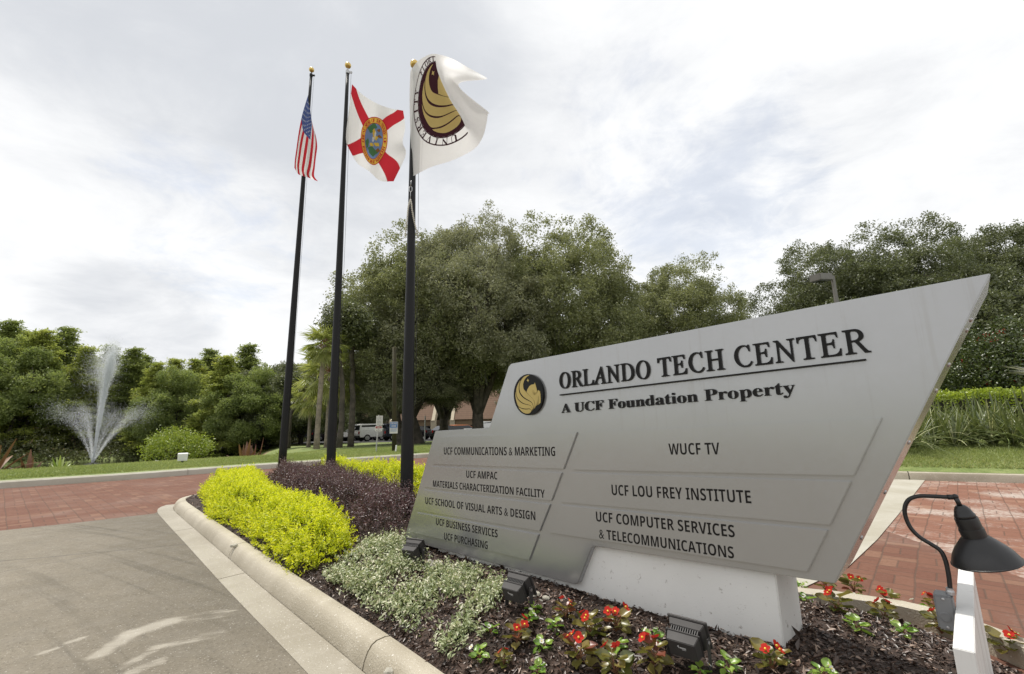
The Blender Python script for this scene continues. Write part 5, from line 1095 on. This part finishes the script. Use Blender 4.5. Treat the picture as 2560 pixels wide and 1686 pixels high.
plant_at('bronze_plant', 76, 1163, brz2, L_brz, 0, .95, 'small plant with one dark red leaf near the left frame edge', 'plant', GP)
plant_at('bronze_plant', -25, 1168, brz, L_brz, 2, 1.35, 'brown-leaved plant cut by the left frame edge', 'plant', GP)
plant_at('bronze_plant', 614, 1133, brz, L_brz, 1, 1.35, 'taller bronze plant with pink upright leaves on the lawn', 'plant', GP, .12)
plant_at('bronze_plant', 641, 1132, brz2, L_brz, 4, 1.35, 'shorter bronze plant with orange drooping leaves on the lawn', 'plant', GP, .12)
plant_at('spiky_plant', 700, 1121, spk, L_spk, 3, 1.0, 'yellow-green strap-leaved plant behind the tallest flagpole', 'plant', GP, .08)
L_shr = leafmat('shrub leaf', (.16, .23, .022), (.36, .42, .06), .4, .05, .4)
g = np.random.default_rng(55); q_ = unit(g.normal(size=(330, 3))*np.array([1, 1, .8])+np.array([0, 0, .15]))*g.uniform(.45, 1.05, (330, 1))*np.array([1.0, 1.0, .58])+np.array([0, 0, .68]); q_ = q_[q_[:, 2] > .12]
C = np.repeat(q_, 20, 0)+g.normal(size=(len(q_)*20, 3))*.085
shm = leaf_mesh('foliage', C, g.normal(size=C.shape)+np.array([0, 0, .4]), g.normal(size=C.shape)+np.array([0, 0, .8]), .075*g.uniform(.6, 1.2, len(C)), .042, g.random(len(C)), .2)
mb = MB()
for i in range(16): mb.tube([(0, 0, -.1), tuple(q_[i*7]*np.array([.4, .4, .6])), tuple(q_[i*7])], [.022, .014, .006], 5, caps=False)
p = ground(440, 1145, .13); p[2] = gzf(p[0], p[1]); tree_thing('round_shrub', [('foliage', shm, L_shr), ('stems', mesh_of(mb, 'stems', M_twig), M_twig)], None, tuple(p), 0, (.98, .98, 1.0), label='round yellow-green shrub on the lawn right of the fountain', cat='shrub')
for px, py, s_, lb in [(455, 1160, 1.0, 'small white ground light box on the lawn below the round shrub'), (392, 1150, .45, 'tiny white ground light at the lawn crest left of the round shrub')]:
    p = ground(px, py, .14); r = empty('ground_light', (p[0], p[1], gzf(p[0], p[1])-.01), .6, label=lb, cat='ground light', group='white ground lights on the lawn'); r.scale = (s_,)*3
    MB().prism([(-.11, -.05, .06), (.11, -.05, .06), (.10, .07, .06), (-.10, .07, .06)], [(-.12, -.07, .25), (.12, -.07, .25), (.11, .05, .27), (-.11, .05, .27)]).build('housing', M_white, r, bevel=.008)
    MB().tube([(0, 0, -.1), (0, 0, .07)], .03, 8).build('stake', M_fin, r)
# ------------------------------------------------------------------ berm plants on the right
L_flax = leafmat('striped flax leaf', (.065, .095, .024), (.20, .23, .08), .3, .06, .4, (.52, .52, .30))
fx = [strap_plant(500+i, 72, 1.25, .036, 1.45, L_flax, 'f', .55, .12) for i in range(3)]
GF = 'striped strap-leaved plants below the lime hedge'
FXP = [(2285, 1112), (2335, 1108), (2385, 1110), (2432, 1107), (2482, 1108), (2532, 1110), (2582, 1112), (2310, 1094), (2405, 1092), (2505, 1092), (2245, 1116), (2360, 1093), (2456, 1092)]
FL_ = ['striped plant hidden most by the sign edge', 'second striped plant from the sign edge in the front row', 'third striped plant from the sign edge in the front row', 'fourth striped plant from the sign edge in the front row', 'fifth striped plant from the sign edge in the front row', 'striped plant at the right frame edge in the front row', 'striped plant just outside the right frame edge', 'striped plant in the back row nearest the sign edge', 'striped plant in the middle of the back row', 'striped plant in the back row nearest the frame edge', 'striped plant behind the slanted sign end', 'striped plant in the back row below the brown wall', 'striped plant in the back row right of its middle']
for i, (x, y) in enumerate(FXP):
    p = ground(x, y, .46); tree_thing('striped_plant', [('leaves', fx[i % 3], L_flax)], None, (p[0], p[1], gzf(p[0], p[1])), i*1.1, (1.0+.12*math.sin(i*2.2))*.82, label=FL_[i], cat='plant', group=GF)
# lime hedge along the top of the berm
L_lime = leafmat('lime hedge leaf', (.20, .28, .025), (.46, .54, .07), .45, .04, .4)
g = np.random.default_rng(77); n = 26000
a_, b_ = np.array([9.0, 14.2]), np.array([19.5, 9.4]); dv = (b_-a_)/np.linalg.norm(b_-a_); nv = np.array([-dv[1], dv[0]]); u = g.random(n)*np.linalg.norm(b_-a_); w = g.uniform(-.75, .75, n); f = g.random(n); top_ = g.random(n) < .55
hz = np.where(top_, 1.06+.04*g.normal(size=n)+.03*np.sin(u*5), f*1.08); w = np.where(top_, w, np.sign(w)*(.72+.06*g.normal(size=n)))
XY = a_+dv*u[:, None]+nv*w[:, None]; C = np.stack([XY[:, 0], XY[:, 1], gz(XY[:, 0], XY[:, 1])+hz], 1)
D = g.normal(size=(n, 3))+np.stack([nv[0]*np.sign(w)*(~top_), nv[1]*np.sign(w)*(~top_), .6+.3*top_], 1); me = leaf_mesh('hedge', C, D, g.normal(size=(n, 3))+np.array([0, 0, .7]), .085*g.uniform(.6, 1.2, n), .045, np.clip(g.random(n)*.7+.3*top_*g.random(n), 0, .999), .25)
lh = link('hedge', me, L_lime, label='lime green clipped hedge on the bank to the right of the sign', cat='hedge')
mb = MB()
for i in range(60):
    q2 = a_+dv*(i/60*np.linalg.norm(b_-a_)); z = gzf(q2[0], q2[1]); mb.box((q2[0], q2[1], z+.45), (.22, 1.0, .9))
mb.build('twigs', M_barkd, lh)
# brown rendered wall behind the hedge
M_tan = plain('tan stucco', (.36, .21, .14), .85, var=.06, bump=.2)
a, b = atY(2235, 978, 21), atY(2422, 976, 21); mb = MB(); z0, z1 = .3, a[2]+.02
mb.prism([(a[0], 21, z0), (b[0]-.06, 21, z0), (b[0], 21, z0+.2), (b[0], 21, z1-.12), (b[0]-.12, 21, z1), (a[0], 21, z1)], [(a[0], 21.5, z0), (b[0]-.06, 21.5, z0), (b[0], 21.5, z0+.2), (b[0], 21.5, z1-.12), (b[0]-.12, 21.5, z1), (a[0], 21.5, z1)])
mb.build('stucco_wall', M_tan, label='brown stucco wall top showing behind the lime hedge', cat='wall')
L_myr = leafmat('myrtle leaf', (.035, .060, .014), (.105, .135, .03), .3, .07, .4); M_bloom = fabric('crimson bloom', (.45, .03, .05))
def myrtle(seed, H, R):
    g = np.random.default_rng(seed); B = blobs_dome(g, R, H*.28, H*.86, 12, R*.42); P = crown_points(g, B, 420); k = len(P); C = np.repeat(P, 32, 0)+g.normal(size=(k*32, 3))*.16
    me = leaf_mesh('crown', C, g.normal(size=C.shape), g.normal(size=C.shape)+np.array([0, 0, .8]), .10*g.uniform(.6, 1.2, len(C)), .055, g.random(len(C)), .2)
    q_ = P[g.integers(0, k, 34)]*1.03; Cb = np.repeat(q_, 16, 0)+g.normal(size=(34*16, 3))*.055; bl = leaf_mesh('blossoms', Cb, g.normal(size=Cb.shape), g.normal(size=Cb.shape), .05, .04, g.random(len(Cb)), .2)
    mb = MB()
    for i in range(7):
        a = i*.9; mb.tube([(.1*cos(a), .1*sin(a), -.1), (R*.25*cos(a), R*.25*sin(a), H*.3), (R*.5*cos(a), R*.5*sin(a), H*.75)], [.05, .035, .012], 6, caps=False)
    return [('crown', me, L_myr), ('blossoms', bl, M_bloom), ('trunk', mesh_of(mb, 'trunk', M_barkd), M_barkd)]
my = myrtle(601, 3.6, 1.6)
for px, Y, s_, rz, lb in [(2475, 15.6, 1.0, 0, 'red-flowering myrtle right of the sign end, above the lime hedge'), (2590, 14.8, 1.05, 2, 'red-flowering myrtle at the right frame edge'), (2385, 19.5, .95, 4, 'darker red-flowering myrtle behind the sign edge')]:
    p = on_terrain(px, Y); tree_thing('myrtle_shrub', my, None, tuple(p), rz, s_, label=lb, cat='shrub', group='red-flowering myrtles above the hedge')
for i, (px, Y, s_, lb) in enumerate([(2330, 24, .55, 'dark bush mass behind the brown wall'), (2460, 22, .6, 'dark bush mass behind the flowering myrtle'), (2600, 21, .6, 'dark bush mass at the right frame edge behind the hedge')]):
    p = on_terrain(px, Y); tree_thing('dense_bush', [('crown', cD, L_oakd)], None, (p[0], p[1], p[2]-1.3), i*2, (s_, s_, s_), label=lb, cat='bush', group='dark bushes behind the hedge')
p = on_terrain(2290, 19); shm2 = shm.copy(); shm2.materials.clear(); tree_thing('pointed_shrub', [('foliage', shm2, L_shr)], None, (p[0], p[1], p[2]+.3), 0, (.45, .45, 2.0), label='narrow pale green shrub just above the brown wall by the sign edge', cat='shrub')
L_silv = leafmat('silver palm leaf', (.30, .30, .27), (.48, .47, .42), .2, .06, .4)
sp_ = fan_palm(303, .9, 14, .85, .10, True, L_silv, .8); p = on_terrain(2705, 12.6); tree_thing('silver_palm', sp_, None, (p[0], p[1], p[2]+.2), 1.5, 1, label='silvery fan palm leaf tips at the right frame edge', cat='palm')

# ------------------------------------------------------------------ parking-lot lamp post, street signs
M_brnz = plain('bronze lamp paint', (.17, .16, .155), .5, .1, var=.1)
Yp = 18.0; hp = atY(2081, 690, Yp); bp_ = atY(2085, 1100, Yp); zb = gzf(hp[0], Yp)
lp_ = empty('lamp_post', (hp[0], Yp, zb), label='dark lamp post with a box head rising behind the sign', cat='lamp post'); Hh = hp[2]-zb
MB().prism([(-.055, -.055, Hh), (.055, -.055, Hh), (.055, .055, Hh), (-.055, .055, Hh)], [(-.08, -.08, -.2), (.08, -.08, -.2), (.08, .08, -.2), (-.08, .08, -.2)]).build('post', M_brnz, lp_, bevel=.006)
hd = Vector((-.92, -.38, 0)).normalized(); hs = Vector((.38, -.92, 0)).normalized()
mb = MB()
def bar(mb, c0, c1, w, h): 
    u_ = (c1-c0).normalized(); s_ = u_.cross(Vector((0, 0, 1))).normalized(); up_ = s_.cross(u_); a = [c0+s_*sx*w/2+up_*sz*h/2 for sx, sz in ((-1, -1), (1, -1), (1, 1), (-1, 1))]; mb.prism(a, [p_+(c1-c0) for p_ in a])
bar(mb, hd*.05+Vector((0, 0, Hh-.12)), hd*.36+Vector((0, 0, Hh-.14)), .09, .12); mb.build('arm', M_brnz, lp_, bevel=.006)
mb = MB(); bar(mb, hd*.34+Vector((0, 0, Hh-.13)), hd*1.12+Vector((0, 0, Hh-.20)), .46, .27); mb.build('lamp_head', M_brnz, lp_, bevel=.015)
mb = MB(); bar(mb, hd*.40+Vector((0, 0, Hh-.285)), hd*1.05+Vector((0, 0, Hh-.345)), .36, .02); mb.build('lens', M_lens, lp_)
M_sgn, M_sred, M_sblue, M_sink = plain('sign white', (.55, .545, .52), .5, var=.05), plain('sign red', (.32, .03, .03), .5), plain('sign blue', (.07, .16, .36), .5), plain('sign ink', (.06, .06, .06), .5)
def board_sign(px0, py0, px1, py1, Y, parent, zoff, name):
    A, B = np.array(atY(px0, py0, Y)), np.array(atY(px1, py1, Y)); L = np.array(parent.location[:]); w, h = B[0]-A[0], A[2]-B[2]; cx_, cz_ = (A[0]+B[0])/2, (A[2]+B[2])/2
    o = MB().box((cx_-L[0], -.03-L[1]+Y, cz_-L[2]), (w, .006, h)).build(name, M_sgn, parent, bevel=.002); return o, cx_-L[0], Y-.034-L[1], cz_-L[2], w, h
def board_text(body, o, x, y, z, w, h, m, font=bold_sans):
    V, Fs = text_mesh(font(body), 0, 1, 2); V = V-(V.max(0)+V.min(0))/2; sx = w/(V[:, 0].max()*2); sz = h/(V[:, 1].max()*2); mb = MB(); mb.add([(x+v[0]*sx, y, z+v[1]*sz) for v in V], Fs); return mb.build('sign_lettering', m, o)
p = ground(940, 1131, .15); Ys = p[1]; r = empty('street_sign', (p[0], Ys, gzf(p[0], Ys)), label='leaning metal post with two small white notice signs on the lawn', cat='street sign')
tp = np.array(atY(947, 1038, Ys))-np.array(r.location[:]); MB().tube([(0, 0, -.1), tuple(tp)], .024, 6).build('post', M_steel, r)
o, x, y, z, w, h = board_sign(941.5, 1040, 957, 1064, Ys, r, 0, 'notice_plate')
for i, tx_ in enumerate(['PLEASE', 'DO NOT', 'FEED THE', 'ANIMALS', 'PRIVATE', 'PROPERTY']): board_text(tx_, o, x, y, z+h*(.36-.145*i), w*.66, h*.085, M_sink)
o, x, y, z, w, h = board_sign(938.5, 1065.5, 956, 1078.5, Ys, r, 0, 'warning_plate')
mb = MB(); mb.add([(x-w*.42, y, z+h*.05), (x+w*.42, y, z+h*.05), (x+w*.42, y, z+h*.42), (x-w*.42, y, z+h*.42)], [(0, 1, 2, 3)]); mb.build('red_band', M_sred, o)
board_text('WARNING', o, x, y-.002, z+h*.24, w*.5, h*.2, M_sgn); board_text('NO', o, x, y, z-h*.1, w*.16, h*.12, M_sink); board_text('TRESPASSING', o, x, y, z-h*.32, w*.76, h*.14, M_sink)
M_wood = plain('mossy wooden pole', (.036, .032, .012), .9, var=.4, scale=4, bump=.6, bscale=20)
p = ground(986, 1129, .15); Yw = p[1]; r = empty('wooden_pole', (p[0], Yw, gzf(p[0], Yw)), label='mossy wooden pole carrying a blue and white towing sign', cat='pole'); tp = np.array(atY(986, 868, Yw))-np.array(r.location[:])
MB().tube([(0, 0, -.2), tuple(tp*.5), tuple(tp)], [.085, .078, .07], 12).build('shaft', M_wood, r, smooth=True)
o, x, y, z, w, h = board_sign(975.2, 1055, 994.6, 1084, Yw-.1, r, 0, 'towing_plate')
mb = MB(); mb.add([(x-w*.46, y, z-h*.02), (x+w*.46, y, z-h*.02), (x+w*.46, y, z+h*.46), (x-w*.46, y, z+h*.46)], [(0, 1, 2, 3)]); mb.build('blue_panel', M_sblue, o)
board_text('TOW AWAY', o, x, y-.002, z+h*.35, w*.8, h*.14, M_sgn); board_text('ZONE', o, x, y-.002, z+h*.14, w*.56, h*.16, M_sgn)
mb = MB()
for i in range(4): mb.add([(x-w*.4, y, z-h*(.10+.075*i)), (x+w*(.4-.05*(i % 2)), y, z-h*(.10+.075*i)), (x+w*(.4-.05*(i % 2)), y, z-h*(.075+.075*i)), (x-w*.4, y, z-h*(.075+.075*i))], [(0, 1, 2, 3)])
mb.build('small_print', M_sblue, o)
p = ground(988.5, 1131, .15); r = empty('marker_stake', (p[0], p[1], gzf(p[0], p[1])), label='short white marker stake in the grass beside the wooden pole', cat='stake'); tp = np.array(atY(991, 1113.5, p[1]))-np.array(r.location[:]); MB().tube([(0, 0, -.05), tuple(tp)], .028, 8).build('stake', M_white, r)
for px, pt, lb in ((1062, 1040, 'plain grey metal post at the lot edge right of the nearest flagpole'), (1034, 1050, 'grey post with a small notice at the lot edge beside the nearest flagpole')):
    p = on_terrain(px, 40); r = empty('metal_post', tuple(p), label=lb, cat='post', group='posts at the parking lot edge'); tp = atY(px, pt, 40); MB().tube([(0, 0, -.1), (0, 0, tp[2]-p[2])], .06, 6).build('post', M_steel, r)
    if px == 1034: MB().box((0, -.08, tp[2]-p[2]-.2), (.3, .01, .45)).build('notice_plate', M_sgn, r)

# ------------------------------------------------------------------ parked cars
M_tyre, M_rim, M_glass = plain('tyre rubber', (.015, .015, .015), .85), plain('alloy rim', (.42, .42, .43), .35, .8), plain('dark car glass', (.012, .014, .016), .06, spec=.6)
M_tail, M_trim = plain('tail light red', (.35, .015, .015), .2), plain('black car trim', (.02, .02, .02), .6)
def paint(name, c, metal=.2): return plain(name, c, .28, metal, var=.04, coat=.6)
CARP = {'white': paint('white car paint', (.78, .78, .77), 0), 'silver': paint('silver car paint', (.42, .42, .42), .6), 'grey': paint('grey car paint', (.20, .20, .205), .5), 'black': paint('black car paint', (.012, .012, .014)), 'navy': paint('navy car paint', (.02, .025, .045)), 'orange': paint('orange car paint', (.55, .16, .03), .3)}
PROF = {'suv': ([(-2.25, .42), (-2.3, .75), (-2.26, 1.05), (2.05, 1.02), (2.25, .85), (2.28, .45)], [(-2.24, 1.05), (-2.1, 1.72), (-1.9, 1.78), (.3, 1.76), (1.05, 1.03)], 1.82), 'sedan': ([(-2.3, .38), (-2.32, .7), (-2.2, .95), (1.5, .92), (2.2, .72), (2.3, .4)], [(-1.75, .95), (-1.05, 1.40), (-.3, 1.45), (.35, 1.40), (1.3, .92)], 1.78), 'hatch': ([(-1.95, .4), (-2.0, .7), (-1.95, .98), (1.4, .95), (1.95, .75), (2.0, .4)], [(-1.93, .98), (-1.6, 1.45), (-1.2, 1.52), (.2, 1.48), (1.15, .95)], 1.74), 'pickup': ([(-2.7, .5), (-2.75, .8), (-2.7, 1.08), (2.2, 1.08), (2.6, .98), (2.65, .5)], [(-.55, 1.08), (-.4, 1.75), (-.2, 1.82), (.8, 1.8), (1.5, 1.08)], 1.9)}
def make_car(kind, col):
    body, cab, W_ = PROF[kind]; r = empty('parked_car', cat='car'); h = W_/2; pm_ = CARP[col]
    top = [(x, -h+.05*(z > .9), z) for x, z in body]; MB().prism(top, [(x, -y, z) for x, y, z in top]).build('body', pm_, r, bevel=.06)
    a = [(x, -h+.06+.22*(z-1)/.75*(z > 1.1)+.02, z) for x, z in cab]; MB().prism(a, [(x, -y, z) for x, y, z in a]).build('cabin', pm_, r, bevel=.04)
    zc0, zc1 = cab[0][1], max(z for _, z in cab)
    for s_ in (-1, 1):
        lo_, hi_ = [], []
        c0 = np.array(cab[0]); c1 = np.array(cab[1]); c2 = np.array(cab[-2]); c3 = np.array(cab[-1]); q4 = [c0+(c1-c0)*.12+[.12, 0], c0+(c1-c0)*.86+[.14, 0], c2+(c3-c2)*.10+[-.1, 0], c2+(c3-c2)*.86+[-.12, 0]]
        def yy(z): return (h-.06-.22*(z-1)/.75*(z > 1.1)-.02+.006)*s_
        mb = MB(); mb.add([(x, yy(z), z) for x, z in q4], [(0, 1, 2, 3)]); mb.build('side_window', M_glass, r)
    for nm, (p0, p1), sgn in (('rear_window', (cab[0], cab[1]), -1), ('windscreen', (cab[-1], cab[-2]), 1)):
        p0, p1 = np.array(p0), np.array(p1); A_ = p0+(p1-p0)*.14; B_ = p0+(p1-p0)*.88; d = p1-p0; nrm = np.array([-d[1], d[0]])/np.linalg.norm(d); nrm = nrm*(np.sign(nrm[0])*sgn)*.006 if nrm[0] else nrm*.006; A_, B_ = A_+nrm, B_+nrm; w0, w1 = h-.18, h-.34
        mb = MB(); mb.add([(A_[0], -w0, A_[1]), (A_[0], w0, A_[1]), (B_[0], w1, B_[1]), (B_[0], -w1, B_[1])], [(0, 1, 2, 3)]); mb.build(nm, M_glass, r)
    xr, xf = body[1][0], body[-2][0]
    for s_ in (-1, 1):
        MB().box((xr+.02, s_*(h-.16), .88), (.09, .2, .26)).build('tail_light', M_tail, r, bevel=.02); MB().box((xf-.03, s_*(h-.25), .72), (.10, .34, .14)).build('headlight', M_rim, r, bevel=.02)
    MB().box((xr+.06, 0, .5), (.2, W_-.1, .2)).build('bumper', M_trim if kind != 'sedan' else pm_, r, bevel=.03)
    for x in (xr+.85, xf-.9):
        for s_ in (-1, 1):
            wr = .36 if kind in ('suv', 'pickup') else .32; w_ = MB().lathe([(.0, -.1), (wr*.9, -.11), (wr, -.06), (wr, .06), (wr*.9, .11), (wr*.62, .10), (0, .08)], axisM((x, s_*(h-.08), wr), (0, s_, 0)), 20).build('wheel', M_tyre, r, smooth=True)
            MB().lathe([(0, .115), (wr*.25, .118), (wr*.62, .108), (wr*.64, .09)], axisM((x, s_*(h-.08), wr), (0, s_, 0)), 14).build('rim', M_rim, w_)
    return r
kinds = {}
CARS = [(640, 57, 'sedan', 'grey', 'dark grey car far left in the lot behind the bronze plants'), (680, 57, 'sedan', 'black', 'black car left of the tallest flagpole in the lot'), (727, 56, 'hatch', 'white', 'pale car mostly hidden beside the tallest flagpole'), (746, 54, 'suv', 'black', 'black sport utility car left of the palm trunk'), (782, 53, 'suv', 'navy', 'dark blue sport utility car partly behind the palm trunk'), (828, 54, 'sedan', 'black', 'black car between the palm and the middle flagpole'),
        (872, 53, 'sedan', 'grey', 'grey sedan with red tail lights left of the silver car'), (902, 52, 'suv', 'silver', 'silver sport utility car next to the white one'), (944, 49, 'suv', 'white', 'white boxy sport utility car behind the street sign'), (978, 53, 'sedan', 'white', 'white car mostly hidden behind the oak trunk'), (1006, 50, 'suv', 'navy', 'navy car behind the wooden pole'), (1048, 50, 'sedan', 'black', 'black sedan right of the nearest flagpole'),
        (1122, 49, 'sedan', 'black', 'black car whose roof shows over the sign step'), (1160, 51, 'hatch', 'orange', 'orange hatchback showing just above the sign'), (1205, 52, 'pickup', 'white', 'white pickup cab just above the sign left of the slanted edge')]
for px, Y, kd, col, lb in CARS:
    p = on_terrain(px, Y); key = (kd, col)
    if key not in kinds: kinds[key] = o = make_car(kd, col)
    else: o = copy_tree(kinds[key])
    o.location = (p[0], Y, p[2]+.035); o.rotation_euler = (0, 0, radians(38)); o['label'] = lb; o['group'] = 'cars parked in the lot'; o['category'] = 'car'

# ------------------------------------------------------------------ tiled-roof building beyond the lot
def tilemat():
    m, t = mat('clay roof tile'); co = t.n('TexCoord').outputs['Object']; s = t.n('SeparateXYZ', {0: co})
    row = t.math('FRACT', t.math('MULTIPLY', s.outputs[2], 3.2)); colm = t.math('FRACT', t.math('MULTIPLY', s.outputs[0], 3.0)); n = t.noise(co, 3, 4)
    c = t.mix(n, (.10, .055, .03), (.17, .10, .06)); c = t.mix(t.math('MULTIPLY', t.ramp(row, .22, .04), .7), c, (.06, .03, .02)); c = t.mix(t.math('MULTIPLY', t.ramp(colm, .12, .02), .35), c, (.07, .035, .02))
    b = t.n('BsdfPrincipled', {'Base Color': c, 'Roughness': .85}); t.n('OutputMaterial', {0: b.outputs[0]}); return m
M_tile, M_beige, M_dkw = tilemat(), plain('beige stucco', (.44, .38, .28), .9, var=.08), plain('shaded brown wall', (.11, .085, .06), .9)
YB = 66.0; bz = gzf(-15, YB); bl_ = empty('office_building', (atY(1000, 1100, YB)[0], YB, bz), label='long low building with brown tiled roofs beyond the parked cars', cat='building'); bL = np.array(bl_.location[:])
def bx_(px): return atY(px, 1050, YB)[0]-bL[0]
ze = atY(1000, 1052, YB)[2]-bz; zt = ze+4.3
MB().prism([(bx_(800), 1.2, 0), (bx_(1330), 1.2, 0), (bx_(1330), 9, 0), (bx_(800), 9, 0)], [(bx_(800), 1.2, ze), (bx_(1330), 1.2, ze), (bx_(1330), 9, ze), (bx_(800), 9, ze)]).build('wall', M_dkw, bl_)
for a, b in ((820, 945), (985, 1080), (1136, 1300)):
    x0, x1 = bx_(a), bx_(b); rf = MB().prism([(x0, -.4, ze), (x1, -.4, ze), (x1-.0, 4.2, zt), (x0+.0, 4.2, zt)], [(x0, .6, ze), (x1, .6, ze), (x1, 5.2, zt), (x0, 5.2, zt)]).build('roof', M_tile, bl_)
    MB().box(((x0+x1)/2, .12, ze-.42), (x1-x0-.1, .5, .8)).build('fascia', plain('brown fascia', (.20, .14, .085), .85), rf)
    for x in (x0-.25, x1+.25):
        MB().prism([(x-.22, -.7, ze-.1), (x+.22, -.7, ze-.1), (x+.22, 4.3, zt+.35), (x-.22, 4.3, zt+.35)], [(x-.22, .9, ze-.3), (x+.22, .9, ze-.3), (x+.22, 5.6, zt-.4), (x-.22, 5.6, zt-.4)]).build('parapet', M_beige, bl_)
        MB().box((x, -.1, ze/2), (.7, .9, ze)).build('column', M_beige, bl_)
    nwin = max(1, int((x1-x0)/2.6))
    for i in range(nwin): MB().box((x0+(i+.5)*(x1-x0)/nwin, 1.18, ze*.42), ((x1-x0)/nwin*.75, .08, ze*.72)).build('window', M_glass, bl_)
sx_ = bx_(1114); so_ = MB().box((sx_, -.5, ze-.15), (.75*1.0, .06, .55)).build('name_plate', M_sgn, bl_)

# ------------------------------------------------------------------ fountain in the pond
M_spray, t = mat('fountain spray'); d = t.n('BsdfDiffuse', {0: (.85, .87, .88, 1)}); tr = t.n('BsdfTranslucent', {0: (.85, .87, .88, 1)}); t.n('OutputMaterial', {0: t.n('MixShader', {0: .5, 1: d.outputs[0], 2: tr.outputs[0]}).outputs[0]})
fp = atY(232, 1155, 31); FZ = WATER
ft = empty('fountain', (fp[0], 31, FZ), label='pond fountain with one tall jet and lower side sprays', cat='fountain'); g = np.random.default_rng(88)
MB().lathe([(0, 0), (.8, 0), (.9, .08), (.5, .18), (.15, .3), (0, .3)], None, 18).build('nozzle', M_fin, ft)
def spray(name, n, d, v, spread, drift, size, t1=1.0, fuzz=.3):
    tt = g.random(n)**1.15*t1; dirs = unit(np.array(d)[None, :]+g.normal(size=(n, 3))*spread); sp_ = v*g.uniform(.86, 1.0, n); T_ = tt*sp_/9.81*1.25
    P = dirs*(sp_*T_)[:, None]; P[:, 2] -= 4.9*T_**2; P += np.array(drift)[None, :]*(T_[:, None]**2)*g.random((n, 1))*2+g.normal(size=(n, 3))*(.02+fuzz*tt[:, None]**2); P[:, 2] = np.maximum(P[:, 2]+.25, .02)
    s_ = size*g.uniform(.5, 1.3, n); me = leaf_mesh(name, P, g.normal(size=(n, 3))*.4+np.array([0, 0, 1.0]), g.normal(size=(n, 3)), s_*1.6, s_, g.random(n), .2); return link(name, me, M_spray, ft)
HJ = atY(250, 880, 31)[2]-FZ; v0 = math.sqrt(2*9.81*HJ)*1.03
spray('main_jet', 22000, (.020, 0, 1), v0, .009, (.0, 0, 0), .030, .82, .25); spray('main_jet_mist', 30000, (-.006, 0, 1), v0*.97, .011, (-.14, 0, -.04), .016, 1.12, .45)
for d in ((-.29, .1, 1), (-.21, -.25, 1), (.35, .1, 1), (.27, -.25, 1), (.18, .35, 1), (-.14, .4, 1), (.16, -.4, 1)): spray('side_jet', 6000, d, v0*.73, .034, (-.05, 0, 0), .015, .80, .5)
